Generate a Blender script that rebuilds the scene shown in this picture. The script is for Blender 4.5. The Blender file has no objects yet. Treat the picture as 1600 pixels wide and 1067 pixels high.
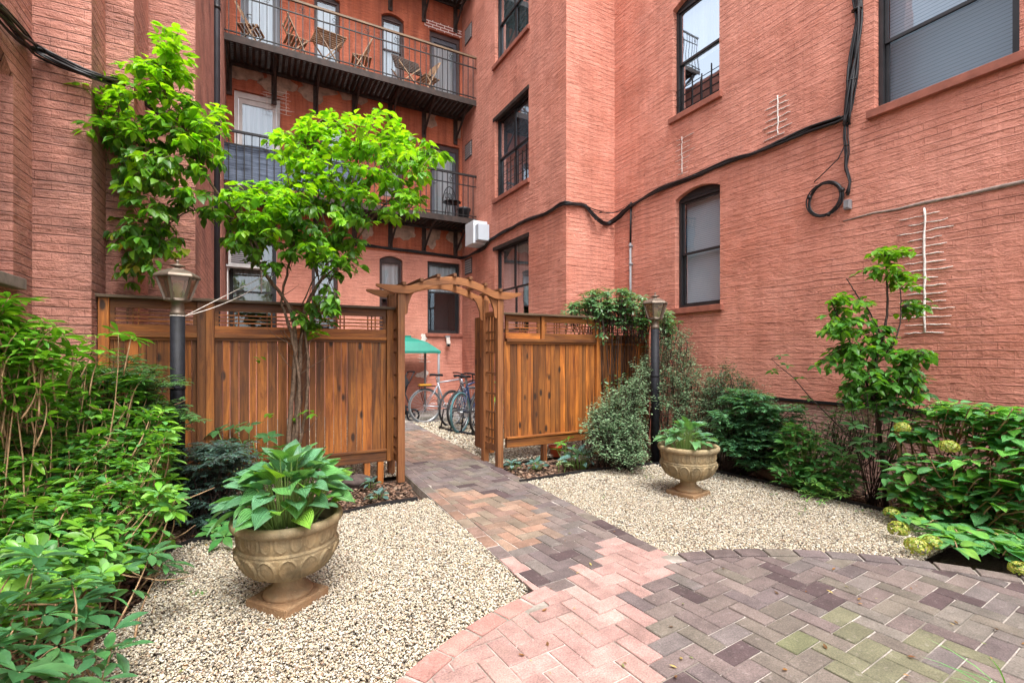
import bpy, math, random
import numpy as np
from mathutils import Vector
R = math.radians
random.seed(7)
rng = np.random.default_rng(11)
sc = bpy.context.scene
COL = sc.collection

# ------------------------------------------------------------------ camera
H = 1.35; FP = 751.0; YAW = R(28.3)
VX, VY = math.sin(YAW), math.cos(YAW)        # view direction on the ground
cam = bpy.data.cameras.new('camera'); camo = bpy.data.objects.new('camera', cam); COL.objects.link(camo)
camo.location = (0, 0, H); camo.rotation_euler = (R(90), 0, -YAW)
cam.sensor_width = 36; cam.lens = FP/1600*36; cam.shift_y = 18.5/1600
cam.clip_start = .05; cam.clip_end = 500
sc.camera = camo
# ------------------------------------------------------------------ sky, sun, exposure
SUN_EL, SUN_AZ = 64, 182                      # high, from behind the camera
w = bpy.data.worlds.new("World"); sc.world = w; w.use_nodes = True
nt = w.node_tree; bg = nt.nodes['Background']
sky = nt.nodes.new('ShaderNodeTexSky'); sky.sky_type = 'NISHITA'; sky.sun_disc = False
sky.sun_elevation = R(SUN_EL); sky.sun_rotation = R(SUN_AZ); sky.dust_density = 4; sky.ozone_density = .6; sky.air_density = 1
hs = nt.nodes.new('ShaderNodeHueSaturation'); hs.inputs['Saturation'].default_value = .28
nt.links.new(sky.outputs[0], hs.inputs['Color']); nt.links.new(hs.outputs[0], bg.inputs[0])
bg.inputs[1].default_value = .15
sd = bpy.data.lights.new('sun', 'SUN'); so = bpy.data.objects.new('sun', sd); COL.objects.link(so)
sd.energy = 1.15; sd.angle = R(30); sd.color = (1, .97, .92)
so.location = (0, 0, 20); so.rotation_euler = (R(90-SUN_EL), 0, R(180-SUN_AZ))
sc.view_settings.view_transform = 'Standard'; sc.view_settings.look = 'None'
sc.view_settings.exposure = 1.85; sc.view_settings.gamma = 1
sc.cycles.max_bounces = 8; sc.cycles.transparent_max_bounces = 12

# ------------------------------------------------------------------ pixel -> place helpers (1600 px photo)
HY = 552.0
def pD(px, py, d):
    u = (px-800)/FP
    return Vector((d*(VX+u*VY), d*(VY-u*VX), H-d*(py-HY)/FP))
def pG(px, py, z=0.):
    return pD(px, py, FP*(H-z)/(py-HY))
def pY(px, py, Y):
    u = (px-800)/FP
    return pD(px, py, Y/(VY-u*VX))
def pX(px, py, X):
    u = (px-800)/FP
    return pD(px, py, X/(VX+u*VY))

# ------------------------------------------------------------------ mesh building
def wloc(p):
    v = Vector((0, 0, 0))
    while p: v = v+p.location; p = p.parent
    return v
class MB:
    def __init__(s): s.v = []; s.f = []; s.c = []; s.uv = {}; s.sm = []; s.col = (1, 1, 1)
    def add(s, vs, fs, smooth=False):
        b = len(s.v); s.v += [tuple(v) for v in vs]; s.c += [s.col]*len(vs)
        for f in fs: s.f.append([b+i for i in f]); s.sm.append(smooth)
        return b
    def box(s, x0, x1, y0, y1, z0, z1):
        if x1 < x0: x0, x1 = x1, x0
        if y1 < y0: y0, y1 = y1, y0
        if z1 < z0: z0, z1 = z1, z0
        s.add([(x0,y0,z0),(x1,y0,z0),(x1,y1,z0),(x0,y1,z0),(x0,y0,z1),(x1,y0,z1),(x1,y1,z1),(x0,y1,z1)],
              [(0,3,2,1),(4,5,6,7),(0,1,5,4),(1,2,6,5),(2,3,7,6),(3,0,4,7)])
    def bar(s, a, b, w, h, up=(0,0,1)):
        a = Vector(a); b = Vector(b); d = (b-a).normalized(); up = Vector(up)
        if abs(d.dot(up)) > .98: up = Vector((0,1,0)) if abs(d.y) < .9 else Vector((1,0,0))
        x = d.cross(up).normalized(); y = x.cross(d)
        vs = []
        for p in (a, b):
            for sx, sy in ((-1,-1),(1,-1),(1,1),(-1,1)): vs.append(p+x*w/2*sx+y*h/2*sy)
        s.add(vs, [(0,3,2,1),(4,5,6,7),(0,1,5,4),(1,2,6,5),(2,3,7,6),(3,0,4,7)])
    def tube(s, pts, r, n=8, cap=True, closed=False):
        pts = [Vector(p) for p in pts]; m = len(pts)
        rs = r if isinstance(r, (list, tuple)) else [r]*m
        vs = []; prev = None
        for i, p in enumerate(pts):
            if closed: t = pts[(i+1) % m]-pts[i-1]
            else: t = pts[min(i+1, m-1)]-pts[max(i-1, 0)]
            if t.length < 1e-9: t = Vector((0,0,1))
            t.normalize()
            if prev is None:
                a = Vector((0,0,1)) if abs(t.z) < .9 else Vector((1,0,0))
                x = t.cross(a).normalized()
            else: x = (prev-t*prev.dot(t)).normalized()
            prev = x; y = t.cross(x)
            for k in range(n):
                an = 2*math.pi*k/n; vs.append(p+x*math.cos(an)*rs[i]+y*math.sin(an)*rs[i])
        fs = []
        for i in range(m if closed else m-1):
            j = (i+1) % m
            for k in range(n):
                k2 = (k+1) % n; fs.append((i*n+k, i*n+k2, j*n+k2, j*n+k))
        if cap and not closed: fs.append(tuple(range(n-1, -1, -1))); fs.append(tuple((m-1)*n+k for k in range(n)))
        s.add(vs, fs, True)
    def lathe(s, prof, c=(0,0,0), n=24, a0=0, smooth=True, sq=False):
        vs = []
        for r, z in prof:
            for k in range(n):
                an = 2*math.pi*k/n+a0; vs.append((c[0]+r*math.cos(an), c[1]+r*math.sin(an), c[2]+z))
        fs = []
        for i in range(len(prof)-1):
            for k in range(n):
                k2 = (k+1) % n; fs.append((i*n+k, i*n+k2, (i+1)*n+k2, (i+1)*n+k))
        if prof[0][0] > 1e-5: fs.append(tuple(range(n-1, -1, -1)))
        if prof[-1][0] > 1e-5: fs.append(tuple((len(prof)-1)*n+k for k in range(n)))
        s.add(vs, fs, smooth)
    def prism(s, poly, off):       # poly: list of 3-D points, off: thickness vector
        off = Vector(off); n = len(poly); vs = [Vector(p) for p in poly]; vs += [p+off for p in vs]
        fs = [tuple(range(n-1, -1, -1)), tuple(range(n, 2*n))]
        for i in range(n): j = (i+1) % n; fs.append((i, j, n+j, n+i))
        s.add(vs, fs)
    def build(s, name, mat, parent=None, loc=None, bevel=0, uvs=None):
        o0 = wloc(parent) if parent else Vector(loc or (0,0,0))
        me = bpy.data.meshes.new(name)
        me.from_pydata([(v[0]-o0.x, v[1]-o0.y, v[2]-o0.z) for v in s.v], [], s.f)
        me.polygons.foreach_set('use_smooth', s.sm)
        ca = me.color_attributes.new('Col', 'FLOAT_COLOR', 'POINT')
        ca.data.foreach_set('color', [x for c in s.c for x in (c[0], c[1], c[2], 1)])
        if uvs:
            ul = me.uv_layers.new(name='UVMap')
            li = np.zeros(len(me.loops), dtype=np.int32); me.loops.foreach_get('vertex_index', li)
            ul.data.foreach_set('uv', np.array(uvs, dtype=np.float32)[li].ravel())
        me.materials.append(mat)
        import bmesh
        bm = bmesh.new(); bm.from_mesh(me); bmesh.ops.recalc_face_normals(bm, faces=bm.faces) if not uvs else None
        bm.to_mesh(me); bm.free()
        o = bpy.data.objects.new(name, me); COL.objects.link(o)
        if parent: o.parent = parent
        else: o.location = o0
        if bevel:
            md = o.modifiers.new('bevel', 'BEVEL'); md.width = bevel; md.segments = 2; md.limit_method = 'ANGLE'; md.angle_limit = R(40)
        return o
def thing(name, label, cat, loc=(0,0,0), rz=0, group=None):
    o = bpy.data.objects.new(name, None); COL.objects.link(o); o.location = loc; o.rotation_euler = (0,0,rz)
    o.empty_display_size = .2
    o['label'] = label; o['category'] = cat
    if group: o['group'] = group
    return o
def tag(o, label, cat, group=None, kind=None):
    o['label'] = label; o['category'] = cat
    if group: o['group'] = group
    if kind: o['kind'] = kind
    return o
def struct(o): o['kind'] = 'structure'; return o

def np_mesh(name, V, tri=None, quad=None, C=None, UV=None, mat=None, parent=None, smooth=True, loc=None):
    """V (n,3); tri (m,3); quad (k,4); C (n,3); UV (n,2)"""
    o0 = wloc(parent) if parent else Vector(loc or (0,0,0))
    V = V-np.array(o0)[None]
    me = bpy.data.meshes.new(name); me.vertices.add(len(V)); me.vertices.foreach_set('co', V.astype(np.float32).ravel())
    loops = []; starts = []; n = 0
    if tri is not None and len(tri): loops.append(tri.ravel()); starts.append(np.arange(len(tri))*3); n = tri.size
    if quad is not None and len(quad): loops.append(quad.ravel()); starts.append(n+np.arange(len(quad))*4)
    L = np.concatenate(loops).astype(np.int32); S = np.concatenate(starts).astype(np.int32)
    me.loops.add(len(L)); me.loops.foreach_set('vertex_index', L)
    me.polygons.add(len(S)); me.polygons.foreach_set('loop_start', S)
    me.polygons.foreach_set('use_smooth', np.full(len(S), smooth))
    me.update(calc_edges=True); me.validate()
    if C is not None:
        ca = me.color_attributes.new('Col', 'FLOAT_COLOR', 'POINT')
        ca.data.foreach_set('color', np.concatenate([C, np.ones((len(C),1))], 1).astype(np.float32).ravel())
    if UV is not None:
        ul = me.uv_layers.new(name='UVMap'); ul.data.foreach_set('uv', UV[L].astype(np.float32).ravel())
    me.materials.append(mat)
    o = bpy.data.objects.new(name, me); COL.objects.link(o)
    if parent: o.parent = parent
    else: o.location = o0
    return o

# ------------------------------------------------------------------ materials
class NT:
    def __init__(s, name):
        s.m = bpy.data.materials.new(name); s.m.use_nodes = True; s.t = s.m.node_tree; s.p = s.t.nodes['Principled BSDF']
    def n(s, typ, ins=None, **kw):
        nd = s.t.nodes.new('ShaderNode'+typ)
        for k, v in kw.items(): setattr(nd, k, v)
        for k, v in (ins or {}).items(): s.put(nd, k, v)
        return nd
    def put(s, nd, k, v):
        if hasattr(v, 'outputs'): v = v.outputs[0]
        if isinstance(v, bpy.types.NodeSocket): s.t.links.new(v, nd.inputs[k])
        else:
            if isinstance(v, tuple) and len(v) == 3 and nd.inputs[k].type == 'RGBA': v = v+(1,)
            nd.inputs[k].default_value = v
    def mix(s, f, a, b, bt='MIX'):
        nd = s.t.nodes.new('ShaderNodeMix'); nd.data_type = 'RGBA'; nd.blend_type = bt
        s.put(nd, 0, f); s.put(nd, 6, a); s.put(nd, 7, b); return nd.outputs[2]
    def math(s, op, a, b=0., c=None):
        nd = s.t.nodes.new('ShaderNodeMath'); nd.operation = op; s.put(nd, 0, a); s.put(nd, 1, b)
        if c is not None: s.put(nd, 2, c)
        return nd.outputs[0]
    def ramp(s, f, stops, interp='LINEAR'):
        nd = s.t.nodes.new('ShaderNodeValToRGB'); cr = nd.color_ramp; cr.interpolation = interp
        while len(cr.elements) < len(stops): cr.elements.new(.5)
        for e, (p, c) in zip(cr.elements, stops): e.position = p; e.color = (c if isinstance(c, tuple) else (c,c,c))+(1,)
        s.put(nd, 0, f); return nd.outputs[0]
    def noise(s, vec, scale, detail=4, rough=.5, dist=0, dim='3D', W=None):
        nd = s.n('TexNoise', {'Scale': scale, 'Detail': detail, 'Roughness': rough, 'Distortion': dist}, noise_dimensions=dim)
        if vec is not None: s.put(nd, 'Vector', vec)
        if W is not None: s.put(nd, 'W', W)
        return nd.outputs[0]
    def mapping(s, vec, scale=(1,1,1), loc=(0,0,0), rot=(0,0,0)):
        return s.n('Mapping', {'Vector': vec, 'Scale': scale, 'Location': loc, 'Rotation': rot}).outputs[0]
    def bump(s, h, strength=.5, dist=.02):
        b = s.n('Bump', {'Height': h, 'Strength': strength, 'Distance': dist}); s.put(s.p, 'Normal', b); return b
    def obj(s): return s.n('TexCoord').outputs['Object']
    def uv(s): return s.n('TexCoord').outputs['UV']
    def attr(s): return s.n('Attribute', attribute_name='Col').outputs['Color']
    def set(s, **kw):
        for k, v in kw.items(): s.put(s.p, k.replace('_', ' '), v)
        return s.m
def simple(name, col, rough=.6, metal=0, nscale=None, nvar=.25, bump=0, spec=.5):
    t = NT(name)
    if nscale:
        nz = t.noise(t.obj(), nscale, 5, .6)
        lo = tuple(c*(1-nvar) for c in col); hi = tuple(min(1, c*(1+nvar)) for c in col)
        t.put(t.p, 'Base Color', t.ramp(nz, [(.3, lo), (.7, hi)]))
        if bump: t.bump(nz, bump, .01)
    else: t.put(t.p, 'Base Color', col)
    t.set(Roughness=rough, Metallic=metal); t.p.inputs['Specular IOR Level'].default_value = spec
    return t.m

def mat_brick(name, cA, cB, cDirt, streak=0, relief=1.0, ladder=0.3, row=.072, dirtlow=0):
    t = NT(name); uv = t.uv()
    wob = t.n('TexNoise', {'Vector': uv, 'Scale': 1.7, 'Detail': 3})
    off = t.n('VectorMath', {0: wob.outputs['Color'], 1: (.5,.5,.5)}, operation='SUBTRACT')
    off = t.n('VectorMath', {0: off.outputs[0], 'Scale': .05}, operation='SCALE')
    wv = t.n('VectorMath', {0: uv, 1: off.outputs[0]}, operation='ADD').outputs[0]
    br = t.n('TexBrick', {'Vector': wv, 'Scale': 1., 'Mortar Size': .006, 'Mortar Smooth': .9, 'Bias': 0., 'Brick Width': .205, 'Row Height': row,
                          'Color1': (0,0,0), 'Color2': (1,1,1), 'Mortar': (.5,.5,.5)}, offset=.5)
    mort = br.outputs['Fac']
    # courses: long shallow grooves under thick paint, upright joints much fainter
    sy = t.n('SeparateXYZ', {0: wv}).outputs[1]
    fr = t.math('ABSOLUTE', t.math('SUBTRACT', t.math('FRACT', t.math('DIVIDE', sy, row)), .5))
    rowline = t.ramp(fr, [(.41, 0.), (.5, 1.)])
    st = t.noise(t.mapping(wv, (1.5, 11, 1)), 1, 6, .62, .7)
    st2 = t.noise(t.mapping(wv, (4, 30, 1)), 1, 4, .65, .4)
    big = t.noise(uv, 3.2, 5, .6); fine = t.noise(uv, 38, 4, .7); huge = t.noise(uv, .55, 3, .5)
    patch = t.ramp(t.noise(t.mapping(uv, (1.1, 3.5, 1)), 1, 5, .65, .5), [(.38, .05), (.60, 1.)])      # paint has filled the joints in places
    m1 = t.math('MULTIPLY', t.math('ADD', t.math('MULTIPLY', rowline, .85), t.math('MULTIPLY', mort, .25)), patch)
    h = t.math('MULTIPLY', m1, -.75)
    h = t.math('ADD', h, t.math('MULTIPLY', st, 1.0))
    h = t.math('ADD', h, t.math('MULTIPLY', st2, .65))
    h = t.math('ADD', h, t.math('MULTIPLY', big, 1.5))
    lump = t.noise(t.mapping(uv, (9, 14, 1)), 1, 5, .7, .8)
    h = t.math('ADD', h, t.math('MULTIPLY', fine, .4)); h = t.math('ADD', h, t.math('MULTIPLY', lump, 1.1))
    t.bump(h, min(1, relief), .024*max(1, relief))
    col = t.mix(t.ramp(huge, [(.35, 0.), (.65, 1.)]), cA, cB)
    col = t.mix(t.ramp(big, [(.42, 0.), (.75, .5)]), col, tuple(min(1, c*1.2+.05) for c in cA))
    col = t.mix(t.ramp(st, [(.24, .55), (.35, 0.)]), col, cDirt)
    col = t.mix(t.ramp(lump, [(.26, .6), (.38, 0.)]), col, cDirt)
    blot = t.noise(uv, 1.15, 6, .68, .5)
    col = t.mix(t.ramp(blot, [(.50, 0.), (.68, .55)]), col, tuple(c*.62 for c in cB))
    col = t.mix(t.ramp(blot, [(.30, .5), (.44, 0.)]), col, tuple(min(1, c*1.12+.035) for c in cA))
    col = t.mix(t.ramp(st2, [(.30, .75), (.39, 0.)]), col, cDirt)
    col = t.mix(t.math('MULTIPLY', m1, .5), col, cDirt)
    col = t.mix(t.ramp(fine, [(.60, 0.), (.74, .5)]), col, tuple(min(1, c*1.25+.10) for c in cA))
    if streak:
        sv = t.noise(t.mapping(uv, (7, .35, 1)), 1, 5, .65)
        col = t.mix(t.ramp(sv, [(.38, 0.), (.66, streak)]), col, cDirt)
        sv2 = t.noise(t.mapping(uv, (16, .5, 1), (3,1,0)), 1, 4, .6)
        col = t.mix(t.ramp(sv2, [(.6, 0.), (.75, streak*.6)]), col, tuple(c*.55 for c in cDirt))
    if dirtlow:
        dv = t.noise(uv, 1.3, 5, .7)
        col = t.mix(t.ramp(dv, [(.46, 0.), (.66, dirtlow)]), col, tuple(c*.8 for c in cDirt))
    t.put(t.p, 'Base Color', col)
    return t.set(Roughness=.82)

def mat_wood(name, vertical=True, a=(.52,.195,.036), b=(.12,.034,.008), knots=True):
    t = NT(name); ob = t.obj(); at = t.attr()
    sp = t.n('SeparateColor', {0: at})
    w = t.math('MULTIPLY', sp.outputs[0], 37.)
    sc_ = (9, 9, .75) if vertical else (.75, 9, 9)
    g = t.noise(t.mapping(ob, sc_), 1.6, 6, .6, 1.2, '4D', w)
    g2 = t.noise(t.mapping(ob, (60,60,1.6) if vertical else (1.6,60,60)), 1, 3, .6, 0, '4D', w)
    rings = t.math('FRACT', t.math('MULTIPLY', g, 9.))
    rr = t.ramp(rings, [(0, .3), (.25, 1.), (.85, .75), (1., .3)])
    col = t.mix(t.ramp(g, [(.32, 0.), (.68, 1.)]), b, a)
    col = t.mix(t.math('MULTIPLY', t.math('SUBTRACT', 1., rr), .55), col, b)
    col = t.mix(t.ramp(g2, [(.3, .4), (.55, 0.)]), col, tuple(c*.45 for c in b))
    tone = t.ramp(sp.outputs[1], [(0, (.42,.40,.42)), (.5, (.85,.85,.85)), (1, (1.45,1.3,1.05))])
    col = t.mix(1., col, tone, 'MULTIPLY')
    g3 = t.noise(t.mapping(ob, (26,26,1.1) if vertical else (1.1,26,26)), 1, 4, .6, .5, '4D', w)
    col = t.mix(t.ramp(g3, [(.54, 0.), (.66, .75)]), col, tuple(c*.5 for c in b))
    if knots:
        vo = t.n('TexVoronoi', {'Vector': t.mapping(ob, (7.5,7.5,3.2) if vertical else (3.2,7.5,7.5)), 'Scale': 1., 'Randomness': 1.})
        col = t.mix(t.ramp(vo.outputs['Distance'], [(.11, .95), (.20, 0.)]), col, (.02,.008,.004))
    # weathered grime toward blotches
    col = t.mix(t.ramp(t.noise(ob, 2.2, 5, .65), [(.5, 0.), (.78, .55)]), col, (.055,.03,.017))
    t.put(t.p, 'Base Color', col)
    t.bump(t.math('ADD', g2, t.math('MULTIPLY', rr, .5)), .35, .004)
    return t.set(Roughness=.6)

def mat_leaf(name, tr=.35, rough=.38, vein=0, spec=.5):
    """colour comes from the leaf's own colour attribute"""
    t = NT(name); c = t.attr()
    uv = t.uv()
    sx = t.n('SeparateXYZ', {0: uv})
    mid = t.ramp(t.math('ABSOLUTE', sx.outputs[1]), [(.0, 1.), (.07, 0.)])
    c = t.mix(t.math('MULTIPLY', mid, .4), c, t.mix(1., c, (1.7,1.6,1.5), 'MULTIPLY'))
    nz = t.noise(t.obj(), 22, 3, .6)
    c = t.mix(1., c, t.ramp(nz, [(.3, .78), (.7, 1.15)]), 'MULTIPLY')
    if vein:
        wv = t.math('SINE', t.math('MULTIPLY', t.math('ABSOLUTE', sx.outputs[1]), 34.))
        c = t.mix(t.ramp(wv, [(.3, 0.), (.95, vein)]), c, t.mix(1., c, (1.8,1.55,1.9), 'MULTIPLY'))
        t.bump(wv, .6, .004)
    t.put(t.p, 'Base Color', c); t.set(Roughness=rough); t.p.inputs['Specular IOR Level'].default_value = spec
    tl = t.n('BsdfTranslucent', {'Color': t.mix(1., c, (2.1,1.9,.6), 'MULTIPLY')})
    ms = t.n('MixShader', {0: tr, 1: t.p.outputs[0], 2: tl.outputs[0]})
    t.put(t.t.nodes['Material Output'], 'Surface', ms); return t.m

def mat_glass(name, tint=(.8,.86,.9), refl=1.4, rough=.02, alpha=.88):
    t = NT(name)
    gl = t.n('BsdfGlossy', {'Color': (1,1,1), 'Roughness': rough}); tp = t.n('BsdfTransparent', {'Color': tint})
    fr = t.n('Fresnel', {'IOR': refl})
    nz = t.noise(t.obj(), 1.4, 2, .5); b = t.n('Bump', {'Height': nz, 'Strength': .12, 'Distance': .02})
    t.put(gl, 'Normal', b)
    t.put(gl, 'Color', (.72,.80,.88)); ms = t.n('MixShader', {0: t.math('ADD', t.math('MULTIPLY', fr, .6), 1-alpha), 1: tp.outputs[0], 2: gl.outputs[0]})
    t.put(t.t.nodes['Material Output'], 'Surface', ms); return t.m

M = {}
M['wall_right'] = mat_brick('painted_brick_salmon', (.66,.275,.195), (.60,.215,.14), (.23,.068,.046), streak=.25, relief=.85)
M['wall_left'] = mat_brick('painted_brick_dusty', (.54,.245,.18), (.46,.195,.145), (.12,.06,.052), dirtlow=.55, relief=1.25)
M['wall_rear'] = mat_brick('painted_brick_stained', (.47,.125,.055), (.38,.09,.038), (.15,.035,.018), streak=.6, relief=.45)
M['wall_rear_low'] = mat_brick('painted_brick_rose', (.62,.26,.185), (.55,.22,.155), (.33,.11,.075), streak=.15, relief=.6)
M['stone'] = simple('painted_sill', (.30,.10,.065), .8, nscale=9, bump=.4)
M['greystone'] = simple('grey_sill', (.22,.19,.17), .85, nscale=12, bump=.4)
M['darkframe'] = simple('dark_frame', (.018,.018,.02), .45, nscale=6, nvar=.4)
M['brownframe'] = simple('brown_frame', (.055,.028,.026), .55, nscale=6, nvar=.4)
M['whiteframe'] = simple('white_frame', (.62,.60,.58), .5, nscale=5, nvar=.12)
M['greyframe'] = simple('grey_frame', (.07,.075,.095), .5, nscale=5, nvar=.2)
M['room'] = simple('room_dark', (.035,.036,.04), .9)
M['blind'] = None
M['iron'] = simple('black_iron', (.012,.012,.013), .5, .2, nscale=30, nvar=.5)
M['rustiron'] = simple('rusty_iron', (.030,.017,.013), .75, nscale=9, nvar=.7, bump=.3)
M['cable'] = simple('cable_rubber', (.010,.010,.012), .45)
M['plastic_grey'] = simple('grey_plastic', (.22,.22,.23), .5, nscale=8, nvar=.15)
M['mortar'] = simple('pale_mortar', (.74,.68,.63), .9, nscale=40, nvar=.3, bump=.5)
M['mortar_grey'] = simple('grey_mortar', (.27,.21,.18), .9, nscale=14, nvar=.5, bump=.6)
M['glass'] = mat_glass('window_glass')
M['glass_dim'] = mat_glass('screen_glass', (.55,.6,.63), 1.3, .15, .92)
M['wood_v'] = mat_wood('cedar_upright', True)
M['wood_h'] = mat_wood('cedar_lengthwise', False, knots=False)
M['wood_arbor'] = mat_wood('cedar_arbor', True, (.34,.145,.05), (.19,.068,.022), knots=False)
M['wood_arbor_h'] = mat_wood('cedar_arbor_beam', False, (.36,.16,.058), (.20,.075,.025), knots=False)
M['wood_weather'] = mat_wood('weathered_cap', False, (.16,.105,.06), (.07,.05,.033), knots=False)
M['tan_wood'] = simple('tan_furniture_wood', (.40,.27,.17), .6, nscale=15)
def blindmat(name, col, pitch=.028):
    t = NT(name); ob = t.uv(); s = t.n('SeparateXYZ', {0: ob})
    wv = t.math('FRACT', t.math('MULTIPLY', s.outputs[1], 1/pitch))
    c = t.mix(t.ramp(wv, [(0, 0.), (.1, 1.), (.8, 1.), (1., 0.)]), tuple(x*.3 for x in col), col)
    t.put(t.p, 'Base Color', c); t.bump(wv, .6, .01); return t.set(Roughness=.6)
M['blind'] = blindmat('slat_blind', (.55,.56,.58))
M['blind_dim'] = blindmat('slat_blind_dim', (.36,.39,.43), .035)
def curtainmat(name, col):
    t = NT(name); s = t.n('SeparateXYZ', {0: t.uv()})
    wv = t.noise(t.mapping(t.uv(), (14, .4, 1)), 1, 2, .5)
    t.put(t.p, 'Base Color', t.mix(t.ramp(wv, [(.3, 0.), (.7, 1.)]), tuple(x*.5 for x in col), col)); t.bump(wv, 1, .04); return t.set(Roughness=.9)
M['curtain'] = curtainmat('pale_curtain', (.78,.78,.76)); M['curtain_teal'] = curtainmat('teal_curtain', (.30,.42,.40))
M['shade_cream'] = curtainmat('cream_shade', (.42,.38,.30))

# ------------------------------------------------------------------ wall planes: (a, z, off) -> world, off = out of the wall
class Plane:
    def __init__(s, axis, c, sgn): s.axis = axis; s.c = c; s.s = sgn
    def w(s, a, z, o=0.):
        return (a, s.c+s.s*o, z) if s.axis == 'Y' else (s.c+s.s*o, a, z)
    def az(s, px, py):
        p = pY(px, py, s.c) if s.axis == 'Y' else pX(px, py, s.c)
        return (p.x if s.axis == 'Y' else p.y), p.z
    def box(s, mb, a0, a1, z0, z1, o0, o1):
        p = s.w(a0, z0, o0); q = s.w(a1, z1, o1); mb.box(p[0], q[0], p[1], q[1], p[2], q[2])
    def pt(s, px, py, o=0.):
        if s.axis == 'Y': return pY(px, py, s.c+s.s*o)
        return pX(px, py, s.c+s.s*o)
def wall(name, P, a0, a1, z0, z1, openings, mat, parent, depth=.13, jamb=None):
    """openings: (a0,a1,z0,z1,rise). wall sheet with real recessed openings, uv in metres"""
    mb = MB(); uvs = []
    A = sorted({a0, a1} | {x for o in openings for x in o[:2] if a0 < x < a1}); Z = sorted({z0, z1} | {x for o in openings for x in (o[2], o[3]) if z0 < x < z1})
    def quad(pts, uv):
        mb.add([P.w(*p) for p in pts], [(0,1,2,3)]); uvs.extend(uv)
    for i in range(len(A)-1):
        for j in range(len(Z)-1):
            ca, cz = (A[i]+A[i+1])/2, (Z[j]+Z[j+1])/2
            if any(o[0] < ca < o[1] and o[2] < cz < o[3] for o in openings): continue
            quad([(A[i],Z[j],0),(A[i+1],Z[j],0),(A[i+1],Z[j+1],0),(A[i],Z[j+1],0)], [(A[i],Z[j]),(A[i+1],Z[j]),(A[i+1],Z[j+1]),(A[i],Z[j+1])])
    for (b0, b1, y0, y1, rise) in openings:
        top = y1-rise
        for (p, q) in (((b0,y0),(b0,top)), ((b1,y0),(b1,top)), ((b0,y0),(b1,y0))):
            quad([(p[0],p[1],0),(q[0],q[1],0),(q[0],q[1],-depth),(p[0],p[1],-depth)], [(p[0],p[1]),(q[0],q[1]),(q[0]+depth*.9,q[1]),(p[0]+depth*.9,p[1])])
        n = 10 if rise else 1
        for k in range(n):
            t0, t1 = k/n, (k+1)/n
            f = lambda t: (b0+(b1-b0)*t, top+rise*(1-(2*t-1)**2))
            p, q = f(t0), f(t1)
            quad([(p[0],p[1],0),(q[0],q[1],0),(q[0],q[1],-depth),(p[0],p[1],-depth)], [(p[0],p[1]),(q[0],q[1]),(q[0],q[1]+depth),(p[0],p[1]+depth)])
            if rise: quad([(p[0],p[1],0),(q[0],q[1],0),(q[0],y1,0),(p[0],y1,0)], [(p[0],p[1]),(q[0],q[1]),(q[0],y1),(p[0],y1)])
    return mb.build(name, mat, parent, uvs=uvs)
def sheet(P, a0, a1, z0, z1, o, name, mat, parent):
    mb = MB(); mb.add([P.w(a0,z0,o), P.w(a1,z0,o), P.w(a1,z1,o), P.w(a0,z1,o)], [(0,1,2,3)])
    return mb.build(name, mat, parent, uvs=[(a0,z0),(a1,z0),(a1,z1),(a0,z1)])
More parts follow.
